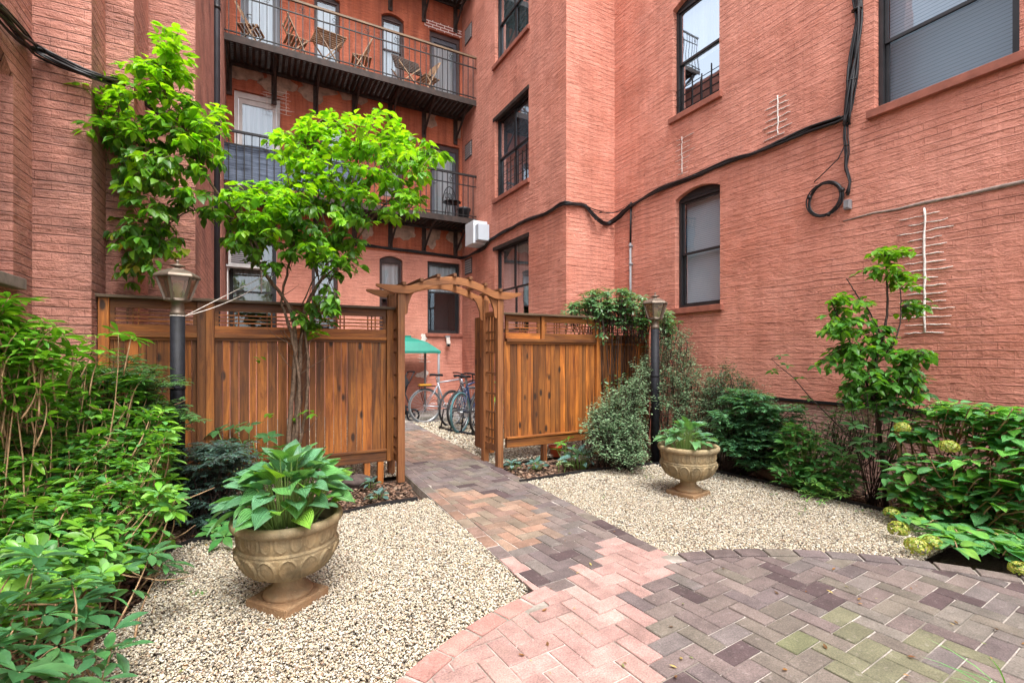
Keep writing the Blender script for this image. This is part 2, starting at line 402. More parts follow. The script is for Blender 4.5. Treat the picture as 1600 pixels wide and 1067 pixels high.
def window(P, a0, a1, z0, z1, parent, rise=0, frame='darkframe', cols=1, blind=None, lower=None, sill='stone', depth=.13,
           glass='glass', split=.5, guard=0, screen=False, sillw=.05, upper=None, fw=.045):
    if a0 > a1: a0, a1 = a1, a0
    top = z1-rise; e = .003
    mb = MB()
    for (b0, b1, y0, y1) in ((a0+e,a0+fw,z0+e,top-e), (a1-fw,a1-e,z0+e,top-e), (a0+fw,a1-fw,z0+e,z0+fw), (a0+fw,a1-fw,top-fw,top-e)):
        P.box(mb, b0, b1, y0, y1, -depth-.02, -depth+.05)
    if rise:
        pts = [(a0+e, top+e)]+[(a0+(a1-a0)*k/12, top+(rise+.0)*(1-(2*k/12-1)**2)+(.0 if k in (0,12) else -.002)) for k in range(1, 12)]+[(a1-e, top+e)]
        n_ = P.w(0,0,-.05); m_ = P.w(0,0,0)
        mb.prism([P.w(a, z, -depth+.05) for a, z in pts], [n_[i]-m_[i] for i in range(3)])
    wn = mb.build('window', M[frame], parent)
    cw = (a1-a0-2*fw)/cols; sw = .032
    zm = z0+(top-z0)*split
    for c in range(cols):
        b0 = a0+fw+c*cw; b1 = b0+cw
        sm = MB()
        for (y0, y1, o) in ((zm-.02, top-fw, -depth+.028), (z0+fw, zm+.02, -depth+.004)):
            P.box(sm, b0+e, b0+sw, y0, y1, o-.02, o); P.box(sm, b1-sw, b1-e, y0, y1, o-.02, o)
            P.box(sm, b0+sw, b1-sw, y0, y0+sw, o-.02, o); P.box(sm, b0+sw, b1-sw, y1-sw, y1, o-.02, o)
        sm.build('sash', M[frame], wn)
        sheet(P, b0+sw, b1-sw, zm-.02+sw, top-fw-sw, -depth+.018, 'pane', M['glass'], wn)
        sheet(P, b0+sw, b1-sw, z0+fw+sw, zm+.02-sw, -depth-.006, 'pane', M['glass_dim' if screen else glass], wn)
        if upper: sheet(P, b0+.01, b1-.01, zm, top-fw, -depth-.05, 'window_shade', M[upper], wn)
        if blind: sheet(P, b0+.01, b1-.01, z0+fw if lower is None else z0+(top-z0)*lower, top-fw, -depth-.06, 'blind', M[blind], wn)
    rm = MB(); D = .7
    r = [P.w(a,z,o) for o in (-depth-.022, -depth-D) for a, z in ((a0,z0),(a1,z0),(a1,top),(a0,top))]
    rm.add(r, [(4,5,6,7),(0,1,5,4),(1,2,6,5),(2,3,7,6),(3,0,4,7)]); rm.build('room_interior', M['room'], wn)
    if sill:
        s = MB(); P.box(s, a0-.05, a1+.05, z0-.085, z0-.002, -depth+.052, sillw); s.build('sill', M[sill], wn, bevel=.006)
    if guard:
        g = MB()
        gz = z0+(top-z0)*guard
        n = max(2, int((a1-a0)/.16))
        for k in range(1, n): P.box(g, a0+(a1-a0)*k/n-.007, a0+(a1-a0)*k/n+.007, z0+.01, gz+.06*(k % 2), -depth+.075, -depth+.09)
        for k in range(4): zz = z0+.06+(gz-z0-.1)*k/3; P.box(g, a0+.01, a1-.01, zz, zz+.008, -depth+.066, -depth+.074)
        g.build('window_guard', M['iron'], wn)
    return wn

# ================================================================== GROUND
XR, XS, YS, YF, YB = 5.586, 4.562, 6.578, 11.08, 10.22          # right wall, set-back wall, step face, facade, balcony front
PC = (1.91, -.07); PR = 2.47                                      # round patio
pl = lambda y: 1.335+.030*y                                        # left and right edge of the path
pr = lambda y: 2.375+.040*y
g = MB(); g.add([(-60,-60,-.09),(60,-60,-.09),(60,60,-.09),(-60,60,-.09)], [(0,1,2,3)])
tm = NT('garden_soil'); o_ = tm.obj()
n1 = tm.noise(o_, 45, 5, .7); n2 = tm.noise(o_, 4, 4, .6)
c_ = tm.ramp(n1, [(.3, (.030,.018,.012)), (.5, (.085,.05,.033)), (.7, (.18,.11,.075))])
tm.put(tm.p, 'Base Color', tm.mix(tm.ramp(n2, [(.4, 0.), (.7, .6)]), c_, (.04,.028,.018))); tm.bump(n1, 1, .03); M['soil'] = tm.set(Roughness=.95)
struct(g.build('ground', M['soil']))
# mortar bed under the pavers
tm = NT('joint_sand'); o_ = tm.obj(); n1 = tm.noise(o_, 60, 4, .7); n2 = tm.noise(o_, 2.2, 3, .6)
c_ = tm.ramp(n1, [(.3, (.27,.24,.21)), (.7, (.55,.50,.46))]); c_ = tm.mix(tm.ramp(n2, [(.46, 0.), (.62, .8)]), c_, (.13,.115,.09))
tm.put(tm.p, 'Base Color', c_); tm.bump(n1, .6, .004); M['joint'] = tm.set(Roughness=.95)
b = MB()
N = 72
circ = [(PC[0]+PR*math.cos(2*math.pi*k/N), PC[1]+PR*math.sin(2*math.pi*k/N)) for k in range(N)]
b.prism([(x, y, -.088) for x, y in circ], (0,0,.081)); o = b.build('patio_bed', M['joint']); struct(o)
b = MB(); b.prism([(pl(2.2),2.2,-.087),(pr(2.2),2.2,-.087),(pr(10.4),10.4,-.087),(pl(10.4),10.4,-.087)], (0,0,.081)); o = b.build('path_bed', M['joint']); struct(o)
b = MB(); b.prism([(-.45,9.25,-.086),(4.5,9.25,-.086),(4.5,11.05,-.086),(-.45,11.05,-.086)], (0,0,.077)); 
tm = NT('yard_paving'); o_ = tm.obj(); br = tm.n('TexBrick', {'Vector': o_, 'Scale': 1., 'Brick Width': .2, 'Row Height': .1, 'Mortar Size': .006, 'Color1': (.15,.14,.14), 'Color2': (.24,.21,.20), 'Mortar': (.34,.32,.30)})
tm.put(tm.p, 'Base Color', tm.mix(tm.ramp(tm.noise(o_, 1.5, 4, .6), [(.4, 0.), (.7, .6)]), br.outputs['Color'], (.10,.12,.07))); M['yard'] = tm.set(Roughness=.8)
struct(b.build('yard_paving', M['yard']))

# pavers ------------------------------------------------------------
def clip(poly, a, b):      # keep left of a->b
    out = []
    for i in range(len(poly)):
        p, q = poly[i], poly[(i+1) % len(poly)]
        sp = (b[0]-a[0])*(p[1]-a[1])-(b[1]-a[1])*(p[0]-a[0]); sq = (b[0]-a[0])*(q[1]-a[1])-(b[1]-a[1])*(q[0]-a[0])
        if sp >= 0: out.append(p)
        if sp*sq < 0: t = sp/(sp-sq); out.append((p[0]+(q[0]-p[0])*t, p[1]+(q[1]-p[1])*t))
    return out
def area(p): return .5*abs(sum(p[i][0]*p[(i+1) % len(p)][1]-p[(i+1) % len(p)][0]*p[i][1] for i in range(len(p))))
def inside(x, y, poly):
    c = False; j = len(poly)-1
    for i in range(len(poly)):
        if (poly[i][1] > y) != (poly[j][1] > y) and x < (poly[j][0]-poly[i][0])*(y-poly[i][1])/(poly[j][1]-poly[i][1])+poly[i][0]: c = not c
        j = i
    return c
G2 = lambda pts: [(pG(x, y).x, pG(x, y).y) for x, y in pts]
PINK = G2([(640,1075),(740,1000),(830,932),(776,878),(800,868),(852,926),(876,916),(908,890),(952,862),(954,834),(1058,872),(1028,904),(984,944),(1020,972),(1052,1024),(1000,1056),(1010,1120),(990,1400),(560,1400)])
TAN = G2([(656,766),(760,862),(816,858),(868,832),(860,808),(820,784),(768,770),(700,764)])
TAN2 = G2([(560,672),(560,722),(700,719),(760,716),(700,672)])
def paver_col(x, y):
    j = random.uniform(.84, 1.16)
    if inside(x, y, PINK): c = random.choice([(.37,.235,.205),(.41,.265,.235),(.34,.21,.185),(.38,.23,.205)]); j = random.uniform(.9, 1.12)
    elif inside(x, y, TAN) or inside(x, y, TAN2): c = random.choice([(.25,.165,.12),(.30,.20,.145),(.22,.155,.12),(.29,.175,.125),(.22,.14,.11),(.20,.155,.115)])
    elif y > 6.9: c = random.choice([(.19,.165,.16),(.15,.14,.14),(.22,.185,.17)])
    elif x < 1.4 and y < 2.45 and math.hypot(x-PC[0], y-PC[1]) > PR-.11: c = (.46,.235,.20)
    else:
        c = random.choice([(.150,.115,.108),(.162,.124,.115),(.135,.106,.105),(.175,.138,.124),(.145,.122,.117),(.125,.094,.090),(.155,.132,.12),(.16,.137,.112)])
        if math.hypot(x-2.35, y-1.05) < .42+random.uniform(-.12,.15): c = random.choice([(.135,.14,.075),(.15,.145,.09),(.15,.125,.105)])
        elif math.hypot(x-3.0, y-.95) < .5 and random.random() < .5: c = (.165,.145,.125)
        elif random.random() < .07: c = (.075,.05,.052)
    return tuple(v*j for v in c)
def paver(mb, poly, z):
    if len(poly) < 3 or area(poly) < .0009: return
    cx = sum(p[0] for p in poly)/len(poly); cy = sum(p[1] for p in poly)/len(poly)
    mb.col = paver_col(cx, cy); n = len(poly); dz = random.uniform(-.0022, .0022); tx, ty = random.uniform(-.012,.012), random.uniform(-.012,.012)
    def ring(ins, zz):
        out = []
        for p in poly:
            dx, dy = p[0]-cx, p[1]-cy; L = math.hypot(dx, dy)+1e-9; s_ = max(.1, (L-ins)/L)
            out.append((cx+dx*s_, cy+dy*s_, z+zz+dz+tx*dx+ty*dy))
        return out
    vs = ring(0, -.05)+ring(0, -.004)+ring(.0045, 0)
    fs = [tuple(2*n+i for i in range(n))]
    for k in (0, 1):
        for i in range(n): j = (i+1) % n; fs.append((k*n+i, k*n+j, (k+1)*n+j, (k+1)*n+i))
    mb.add(vs, fs)
tm = NT('paver'); o_ = tm.obj(); at = tm.attr()
n1 = tm.noise(o_, 130, 4, .75); n2 = tm.noise(o_, 7, 5, .65); n3 = tm.noise(o_, 1.6, 4, .6); n4 = tm.noise(o_, 26, 4, .7)
c_ = tm.mix(1., at, tm.ramp(n1, [(.3, .52), (.5, .9), (.72, 1.35)]), 'MULTIPLY')
c_ = tm.mix(1., c_, tm.ramp(n2, [(.3, .68), (.7, 1.2)]), 'MULTIPLY')
c_ = tm.mix(tm.ramp(n4, [(.58, 0.), (.75, .35)]), c_, (.42,.37,.35))
c_ = tm.mix(tm.ramp(n3, [(.62, 0.), (.82, .4)]), c_, (.12,.125,.07))
tm.put(tm.p, 'Base Color', c_); tm.bump(tm.math('ADD', n1, n4), .5, .003); M['paver'] = tm.set(Roughness=.78)
C_ = .1035; GJ = .0034
path_poly_y0 = 1.9
inner = [(PC[0]+(PR-.115)*math.cos(2*math.pi*k/N), PC[1]+(PR-.115)*math.sin(2*math.pi*k/N)) for k in range(N)]
mpat = MB(); mpath = MB()
def herring(x0, x1, y0, y1):
    for i in range(int(x0/C_)-2, int(x1/C_)+3):
        for j in range(int(y0/C_)-2, int(y1/C_)+3):
            k = (i-j) % 4
            if k == 0: yield (i*C_, j*C_, (i+2)*C_, (j+1)*C_)
            elif k == 3: yield (i*C_, j*C_, (i+1)*C_, (j+2)*C_)
for (x0, y0, x1, y1) in herring(-1.2, 5, .15, 10.3):
    rot = R(4.0); jx = random.uniform(-.0015,.0015)
    q = [(x0+GJ+jx,y0+GJ),(x1-GJ+jx,y0+GJ),(x1-GJ+jx,y1-GJ),(x0+GJ+jx,y1-GJ)]
    ox, oy = 1.4, 2.4
    q = [(ox+(x-ox)*math.cos(rot)-(y-oy)*math.sin(rot), oy+(x-ox)*math.sin(rot)+(y-oy)*math.cos(rot)) for x, y in q]
    cx = sum(p[0] for p in q)/4; cy = sum(p[1] for p in q)/4
    dc = math.hypot(cx-PC[0], cy-PC[1])
    if pl(cy)+.05 < cx < pr(cy)-.05 and cy > 2.05 or (cy > 2.2 and dc > PR-.06):
        if cy > 9.2: continue
        e = .112 if cy > 2.75 else .0
        A = (pl(0)+e, 0); B = (pl(20)+e, 20); q = clip(q, B, A)
        if len(q) > 2: A = (pr(0)-e, 0); B = (pr(20)-e, 20); q = clip(q, A, B)
        paver(mpath, q, 0)
    elif dc < PR+.02:
        for k in range(N):
            if len(q) < 3: break
            q = clip(q, inner[k], inner[(k+1) % N])
        paver(mpat, q, 0)
y = 2.62                                     # lengthwise border bricks along both sides of the path
while y < 9.1:
    for e0, f in ((0, pl), (1, pr)):
        s_ = 1 if e0 == 0 else -1; g1 = .004; yy = y+(.07 if e0 else 0)
        x_ = f(yy); x2 = f(yy+.2)
        q = [(x_+s_*g1, yy+g1), (x_+s_*.105, yy+g1), (x2+s_*.105, yy+.203-g1), (x2+s_*g1, yy+.203-g1)]
        if e0 == 0 or True: paver(mpath, q if s_ > 0 else q[::-1], 0)
    y += .207
nb = 76
for k in range(nb):                          # border bricks round the patio
    a0 = 2*math.pi*k/nb+.012/PR; a1 = 2*math.pi*(k+1)/nb-.006/PR
    am = (a0+a1)/2; xm = PC[0]+PR*math.cos(am); ym = PC[1]+PR*math.sin(am)
    if ym < .2: continue
    if pl(ym)+.06 < xm < pr(ym)+.06 and ym > 2: continue
    r0, r1 = PR-.108, PR
    q = [(PC[0]+r0*math.cos(a0), PC[1]+r0*math.sin(a0)), (PC[0]+r1*math.cos(a0), PC[1]+r1*math.sin(a0)), (PC[0]+r1*math.cos(a1), PC[1]+r1*math.sin(a1)), (PC[0]+r0*math.cos(a1), PC[1]+r0*math.sin(a1))]
    paver(mpat, q, .006 if xm > 2 else .002)
struct(mpat.build('patio', M['paver'])); struct(mpath.build('path', M['paver']))

# gravel --------------------------------------------------------------
EDGE_L = G2([(240,872),(300,845),(420,830),(540,800),(590,788),(652,779)])      # edging that keeps the left bed off the gravel
EDGE_R = G2([(812,752),(900,738),(985,727),(1030,724),(1075,722)])
EDGE_R2 = [(4.30,4.25),(4.62,3.95),(4.72,3.3),(4.76,2.6),(4.78,1.95),(4.66,1.55)]
GL = [(-1.1,1.2)]+[(-.95,1.9),(-.80,2.55),(-.62,3.0),(-.52,3.45)]+EDGE_L+[(pl(4.35),4.35),(pl(3.5),3.5),(pl(2.5),2.42)]+[(PC[0]+PR*math.cos(R(a)), PC[1]+PR*math.sin(R(a))) for a in (105,115,125,135,145,150)]
GR = [(pr(2.4)+.01,2.36)]+[(pr(3.2),3.2),(pr(4.3),4.3),(pr(5.2),4.55)]+EDGE_R+EDGE_R2[1:]+[(PC[0]+PR*math.cos(R(a)), PC[1]+PR*math.sin(R(a))) for a in (40,48,55,62,70,77)]
GB = [(pr(5.4),5.35),(4.5,5.45),(4.5,9.2),(pr(9.2),9.2)]
GB2 = [(-.5,5.4),(pl(5.4),5.4),(pl(9.2),9.2),(-.4,9.2)]
bed = MB()
for P_ in (GL, GR, GB, GB2): bed.add([(x, y, -.035) for x, y in P_], [tuple(range(len(P_)))])
tm = NT('gravel_bed'); o_ = tm.obj(); vo = tm.n('TexVoronoi', {'Vector': o_, 'Scale': 95.})
c_ = tm.ramp(vo.outputs['Color'], [(0, (.12,.085,.05)), (.4, (.40,.33,.24)), (1., (.62,.55,.42))])
tm.put(tm.p, 'Base Color', tm.mix(tm.ramp(vo.outputs['Distance'], [(.25, 0.), (.6, 1.)]), c_, (.05,.035,.025))); tm.bump(tm.math('SUBTRACT', 1., vo.outputs['Distance']), 1, .012); M['gravelbed'] = tm.set(Roughness=.85)
o = bed.build('gravel_bed', M['gravelbed']); struct(o)
PEB = [(.70,.63,.50),(.62,.54,.41),(.76,.71,.60),(.50,.40,.27),(.44,.36,.27),(.66,.56,.38),(.30,.26,.21),(.12,.11,.10),(.40,.26,.17),(.72,.66,.55)]
PW = np.array([.2,.17,.17,.10,.08,.11,.06,.03,.03,.05]); PW /= PW.sum()
t_ = (1+5**.5)/2
ICO = np.array([(-1,t_,0),(1,t_,0),(-1,-t_,0),(1,-t_,0),(0,-1,t_),(0,1,t_),(0,-1,-t_),(0,1,-t_),(t_,0,-1),(t_,0,1),(-t_,0,-1),(-t_,0,1)])/math.sqrt(1+t_*t_)
ICF = np.array([(0,11,5),(0,5,1),(0,1,7),(0,7,10),(0,10,11),(1,5,9),(5,11,4),(11,10,2),(10,7,6),(7,1,8),(3,9,4),(3,4,2),(3,2,6),(3,6,8),(3,8,9),(4,9,5),(2,4,11),(6,2,10),(8,6,7),(9,8,1)])
def pts_in(poly, dens, cond=None):
    P_ = np.array(poly); lo = P_.min(0); hi = P_.max(0); n = int((hi-lo).prod()*dens)
    q = rng.uniform(lo, hi, (n, 2)); c = np.zeros(n, bool); j = len(P_)-1
    for i in range(len(P_)):
        yi, yj = P_[i,1], P_[j,1]
        if yi != yj:
            m = ((yi > q[:,1]) != (yj > q[:,1])) & (q[:,0] < (P_[j,0]-P_[i,0])*(q[:,1]-yi)/(yj-yi)+P_[i,0]); c ^= m
        j = i
    return q[c]
def pebbles(name, polys, mat, dens, size, cols, wts, flat=.62, z0=-.038, zr=.028, loc=(0,0,0)):
    q = np.concatenate([pts_in(p, dens) for p in polys])
    d = q[:,0]*VX+q[:,1]*VY; u = np.abs(q[:,0]*VY-q[:,1]*VX)
    q = q[(d > .9) & (u < d*1.3)]; d = q[:,0]*VX+q[:,1]*VY
    keep = rng.random(len(q)) < np.clip((3.4/np.maximum(d, .1))**1.3, .16, 1)
    q = q[keep]; d = d[keep]; n = len(q)
    s = rng.uniform(size[0], size[1], n)*np.clip(d/4.2, 1, 1.9)*.5
    ax = rng.uniform(.7, 1.25, (n, 3)); ax[:,2] = rng.uniform(flat*.7, flat*1.25, n)
    V = ICO[None]*ax[:,None]*s[:,None,None]*(1+rng.uniform(-.16,.16,(n,12,1)))
    a = rng.uniform(0, 2*math.pi, n); ca, sa = np.cos(a)[:,None], np.sin(a)[:,None]
    tl = rng.normal(0, .35, n)[:,None]
    x, y, z = V[...,0], V[...,1], V[...,2]
    z, x = z*np.cos(tl)+x*np.sin(tl), x*np.cos(tl)-z*np.sin(tl)
    x, y = x*ca-y*sa, x*sa+y*ca
    und = .008*np.sin(q[:,0]*5.1+1)*np.sin(q[:,1]*4.3)
    V = np.stack([x+q[:,0:1], y+q[:,1:2], z+(z0+rng.random(n)**.7*zr+und+.006)[:,None]], -1).reshape(-1, 3)
    F = (ICF[None]+(np.arange(n)*12)[:,None,None]).reshape(-1, 3)
    ci = rng.choice(len(cols), n, p=wts); C = np.array(cols)[ci]*rng.uniform(.62, .98, (n,1))
    print(name, n)
    return np_mesh(name, V, tri=F, C=np.repeat(C, 12, 0), mat=mat, loc=loc)
tm = NT('pebble'); at = tm.attr(); n1 = tm.noise(tm.obj(), 260, 3, .6)
tm.put(tm.p, 'Base Color', tm.mix(1., at, tm.ramp(n1, [(.3, .75), (.7, 1.15)]), 'MULTIPLY')); M['pebble'] = tm.set(Roughness=.62)
tag(pebbles('gravel', [GL, GR], M['pebble'], 17500, (.0075,.015), PEB, PW), 'cream pea gravel spread round the two stone urns', 'gravel', kind='stuff')
tag(pebbles('gravel', [GB, GB2], M['pebble'], 4500, (.011,.02), PEB, PW), 'cream pea gravel under the bicycles beyond the gate', 'gravel', kind='stuff')
# bark mulch on the beds
BL = [(-1.5,1.0),(-1.5,5.15),(1.45,5.3),(pl(5.1),5.1)]+EDGE_L[::-1]+[(-.52,3.45),(-.62,3.0),(-.8,2.55),(-.95,1.9)]
BR = [(pr(4.4)+.02,4.35),(pr(5.3),5.3),(5.55,5.4),(5.55,.8),(4.4,.8)]+EDGE_R2[::-1]+EDGE_R[::-1]
MUL = [(.20,.11,.07),(.12,.065,.04),(.28,.17,.11),(.06,.035,.025),(.34,.24,.17)]
tag(pebbles('bark_mulch', [BL, BR], M['pebble'], 2600, (.014,.045), MUL, np.array([.3,.25,.2,.15,.1]), flat=.25, z0=-.085, zr=.03), 'brown bark mulch over the planting beds', 'mulch', kind='stuff')

def edging(pts, name, label):
    mb = MB()
    for i in range(len(pts)-1):
        a, b_ = pts[i], pts[i+1]
        mb.bar((a[0],a[1],-.02), (b_[0],b_[1],-.02), .022, .075)
    return tag(mb.build(name, M['cable'], loc=(pts[0][0],pts[0][1],-.05)), label, 'garden edging')
edging(EDGE_L, 'garden_edging', 'black plastic edging strip curving behind the large near urn')
edging(EDGE_R, 'garden_edging', 'short straight black edging strip from the brick path to the right lamp post')
edging(EDGE_R2, 'garden_edging', 'long black edging strip beside the hydrangea bed on the right')
lg = MB(); lg.tube([pG(1105,716)+Vector((0,0,.04)), pG(1150,728)+Vector((0,0,.06)), pG(1215,752)+Vector((0,0,.03))], [.055,.06,.045], 9)
tag(lg.build('log', simple('old_log', (.16,.11,.08), .9, nscale=20, nvar=.5, bump=.8), loc=tuple(pG(1105,716))), 'rough brown log lying along the bed behind the right urn', 'log')

# ================================================================== RIGHT BUILDING
PR_ = Plane('X', XR, -1); PS = Plane('X', XS, -1); PT = Plane('Y', YS, -1); PF = Plane('Y', YF, -1)
WH = 14.
rb = thing('brick_building', 'salmon painted brick building with arched windows along the right of the courtyard', 'building', (XR, 2, 0))
def az(P, px, py): return P.az(px, py)
a_, b_ = az(PR_, 1055, 478)[0], az(PR_, 1125, 475)[0]
z0_ = az(PR_, 1125, 475)[1]; z1_ = 3.745
R1 = (b_, a_, z0_, z1_, .10)
z0u = az(PR_, 1125, 144)[1]; R2 = (az(PR_, 1124, 0)[0], az(PR_, 1051, 0)[0], z0u, z0u+1.72, .10)
R3 = (az(PR_, 1593, 0)[0], az(PR_, 1366, 0)[0], 3.83, 5.45, .10)
R4 = (R3[0], R3[1], 6.6, 8.2, .1); R5 = (R2[0], R2[1], 7.6, 9.3, .1)
R6 = (-1.6, -.6, 3.83, 5.45, .1)
wall('wall', PR_, -6, YS, -.1, WH, [R1, R2, R3, R4, R5, R6], M['wall_right'], rb)
mb_ = MB()
window(PR_, *R1[:4], rb, rise=.10, blind='blind', lower=.0, guard=0, frame='darkframe')
window(PR_, *R2[:4], rb, rise=.10, blind='curtain', lower=.46, guard=.27)
window(PR_, *R3[:4], rb, rise=.10, blind='blind_dim', lower=.0, screen=True, split=.46, sillw=.06)
window(PR_, *R4[:4], rb, rise=.10, blind='blind'); window(PR_, *R5[:4], rb, rise=.10, blind='blind'); window(PR_, *R6[:4], rb, rise=.10, blind='blind')
# low ledge at the wall's foot and the rough brick below it
lz = az(PR_, 1600, 655)[1]
mb = MB(); PR_.box(mb, -5.9, 4.6, lz-.02, lz+.012, -.01, .03); mb.build('ledge', M['cable'], rb)
lowm = mat_brick('bare_rough_brick', (.46,.20,.15), (.52,.32,.26), (.14,.06,.045), relief=1.4)
mb = MB(); pts = [PR_.w(-5.9,-.1,.012), PR_.w(4.6,-.1,.012), PR_.w(4.6,lz-.03,.012), PR_.w(-5.9,lz-.03,.012)]
mb.add(pts, [(0,1,2,3)]); mb.build('wall_base', lowm, rb, uvs=[(-5.9,-.1),(4.6,-.1),(4.6,lz-.03),(-5.9,lz-.03)])
# step face and set-back wall
wall('wall', PT, XS, XR, -.1, WH, [], M['wall_right'], rb)
sa, sb = az(PS, 826, 0)[0], az(PS, 773, 0)[0]
S_ = [(sa, sb, 1.78, 3.60, 0), (sa, sb, az(PS, 826.5, 279)[1], 6.37, 0), (sa, sb, 7.50, 9.25, 0)]
wall('wall', PS, YS, YF, -.1, WH, S_, M['wall_right'], rb)
window(PS, *S_[0][:4], rb, cols=2, blind='curtain', lower=.45, split=.5)
window(PS, *S_[1][:4], rb, cols=2, blind='blind_dim', lower=.0, guard=.38, split=.5)
window(PS, *S_[2][:4], rb, cols=2, blind='curtain_teal', lower=.0, split=.5)
for s_ in S_: mb = MB(); PS.box(mb, s_[0]-.02, s_[1]+.06, s_[3]-.05, s_[3]+.02, -.05, .02); mb.build('lintel', M['rustiron'], rb)
# louvre vents in the set-back wall, close to the balcony doors
for (x0, y0, x1, y1) in ((724,62,737,52),(722,243,736,232),(722,422,735,412)):
    am, zt = az(PS, 730, (y0+y1)/2)
    v = MB(); PS.box(v, am-.30, am+.12, zt-.19, zt+.19, .001, .012)
    vo_ = v.build('wall_vent', M['brownframe'], rb)
    v = MB()
    for k in range(6): PS.box(v, am-.27, am+.09, zt-.16+k*.055, zt-.16+k*.055+.034, .0125, .024)
    v.build('louvre', simple('vent_grey', (.30,.29,.29), .6), vo_)
# re-pointing scars: pale mortar lines standing in the joints of the right wall
def scar(P, px, ylo, yhi, pitch_px, left, right, par, mat='mortar', w=.011, stem=.02, o=.006):
    mb = MB(); a, zt = az(P, px, yhi); _, zb = az(P, px, ylo)
    pitch = .074; n = int((zt-zb)/pitch)
    z = zb; mb_n = MB()
    pts = [P.w(a+random.uniform(-.006,.006), zb+(zt-zb)*k/14, o+.002) for k in range(15)]
    mb.tube(pts, [stem*random.uniform(.35,.55) for _ in pts], 5)
    for k in range(n+1):
        zz = zb+k*pitch; l = left*random.uniform(.45,1.1); r_ = right*random.uniform(.45,1.1); m = 7
        pts = [P.w(a-l+(l+r_)*i/m, zz+random.uniform(-.006,.006), o) for i in range(m+1)]
        mb.tube(pts, [w*(.25 if i in (0, m) else random.uniform(.3,.55)) for i in range(m+1)], 5)
    mb.build('mortar_repair', M[mat], par)
scar(PR_, 1445, 520, 325, 12, .22, .23, rb, stem=.024, w=.012)
scar(PR_, 1216, 212, 150, 10, .17, .18, rb, w=.013, stem=.018)
scar(PR_, 1066, 272, 214, 10, .22, .14, rb, w=.007, stem=.012)
mb = MB()
pts = [PR_.pt(x, y, .0) for x, y in ((1318,346),(1365,333),(1400,328),(1440,318),(1500,306),(1560,293),(1605,283),(1700,262))]
mb.tube(pts, [.008,.012,.014,.018,.015,.020,.018,.015], 6)
mb.build('mortar_repair', M['mortar_grey'], rb)

# cables --------------------------------------------------------------
def bundle(name, P_pts, n, spread, r, label, cat='cable', group=None, par=None, mat='cable', seed=1):
    rr = random.Random(seed); mb = MB()
    base = [Vector(p) for p in P_pts]
    fine = []
    for i in range(len(base)-1):
        p0 = base[max(0,i-1)]; p1 = base[i]; p2 = base[i+1]; p3 = base[min(len(base)-1,i+2)]
        st = max(2, int((p2-p1).length/.09))
        for k in range(st):
            t = k/st; fine.append(.5*((2*p1)+(p2-p0)*t+(2*p0-5*p1+4*p2-p3)*t*t+(3*p1-p0-3*p2+p3)*t**3))
    fine.append(base[-1])
    for c in range(n):
        ph = [rr.uniform(0, 6.28) for _ in range(4)]; f1, f2 = rr.uniform(.5, 1.3), rr.uniform(.5, 1.3)
        pts = [p+Vector((math.sin(i*.33*f1+ph[0]), math.sin(i*.29*f2+ph[1]), math.cos(i*.31*f1+ph[2])))*spread for i, p in enumerate(fine)]
        mb.tube(pts, r*rr.uniform(.7,1.2), 6)
    for i in range(3, len(fine)-1, 7): mb.tube([fine[i]-Vector((0,0,.004)), fine[i]+Vector((0,0,.004))], spread+r*1.3, 8)
    o = mb.build(name, M[mat], par, loc=tuple(base[0]) if not par else None)
    if label: tag(o, label, cat, group)
    return o
w1 = [PF.pt(x, y, .03) for x, y in ((430,366),(500,374),(565,382),(638,392),(700,400),(719,403))]
w2 = [PS.pt(x, y, .03) for x, y in ((727,402),(741,395),(758,386),(766,376),(796,358),(824,343),(854,333),(876,320))]
w3 = [PT.pt(x, y, .04) for x, y in ((888,318),(900,320),(915,323))]
sag = [PT.pt(925,335,.06), PT.pt(940,348,.1), pX(952,349,XR-.12), pX(968,338,XR-.06)]
w4 = [PR_.pt(x, y, .03) for x, y in ((985,322),(1030,297),(1085,275),(1140,251),(1180,239),(1227,219),(1270,201),(1305,190),(1318,184))]
bundle('wall_cable', w1+w2+w3+sag+w4, 7, .024, .013, 'thick black cable bundle sagging across the inner corner of the salmon walls', seed=3)
sag2 = [PT.pt(912,322,.05), PT.pt(932,331,.08), pX(957,334,XR-.1), pX(975,327,XR-.05), PR_.pt(990,318,.03)]
bundle('wall_cable', sag2, 3, .02, .006, 'thin loose wires looped over the inner wall corner above the sagging cable', seed=5)
w5 = [PR_.pt(x, y, .035) for x, y in ((1336,-25),(1339,32),(1334,96),(1329,140),(1326,172),(1323,192))]
bundle('wall_cable', w5, 9, .034, .013, 'thick black cable bundle running down the wall left of the big screened window', seed=8)
w6 = [PR_.pt(x, y, .03) for x, y in ((1323,192),(1322,215),(1323,240),(1320,262),(1326,285),(1322,305))]
bundle('wall_cable', w6, 4, .016, .008, 'thin black cable tail hanging from the bundle down to the small grey junction box', seed=9)
mb = MB(); c0 = PR_.pt(1290, 311, .035)
for k in range(5):
    rr = .185*random.uniform(.86,1.05); pts = []
    for i in range(28):
        an = 2*math.pi*i/28; pts.append(c0+Vector((random.uniform(-.002,.002)+.01*math.sin(an*2+k), rr*math.cos(an)*.98+.006*k, rr*math.sin(an)*1.0)))
    mb.tube(pts, .008, 6, closed=True)
mb.tube([PR_.pt(1272,285,.03), PR_.pt(1290,268,.03), PR_.pt(1310,248,.03), PR_.pt(1321,225,.03)], .006, 6)
for an in (20, 165, 260): 
    p_ = c0+Vector((0, .18*math.cos(R(an)), .18*math.sin(R(an)))); mb.tube([p_-Vector((.0,.01,.004)), p_+Vector((.0,.01,.004))], .024, 8)
tag(mb.build('cable_coil', M['cable'], loc=tuple(c0)), 'coiled loop of black cable hanging on the salmon wall', 'cable')
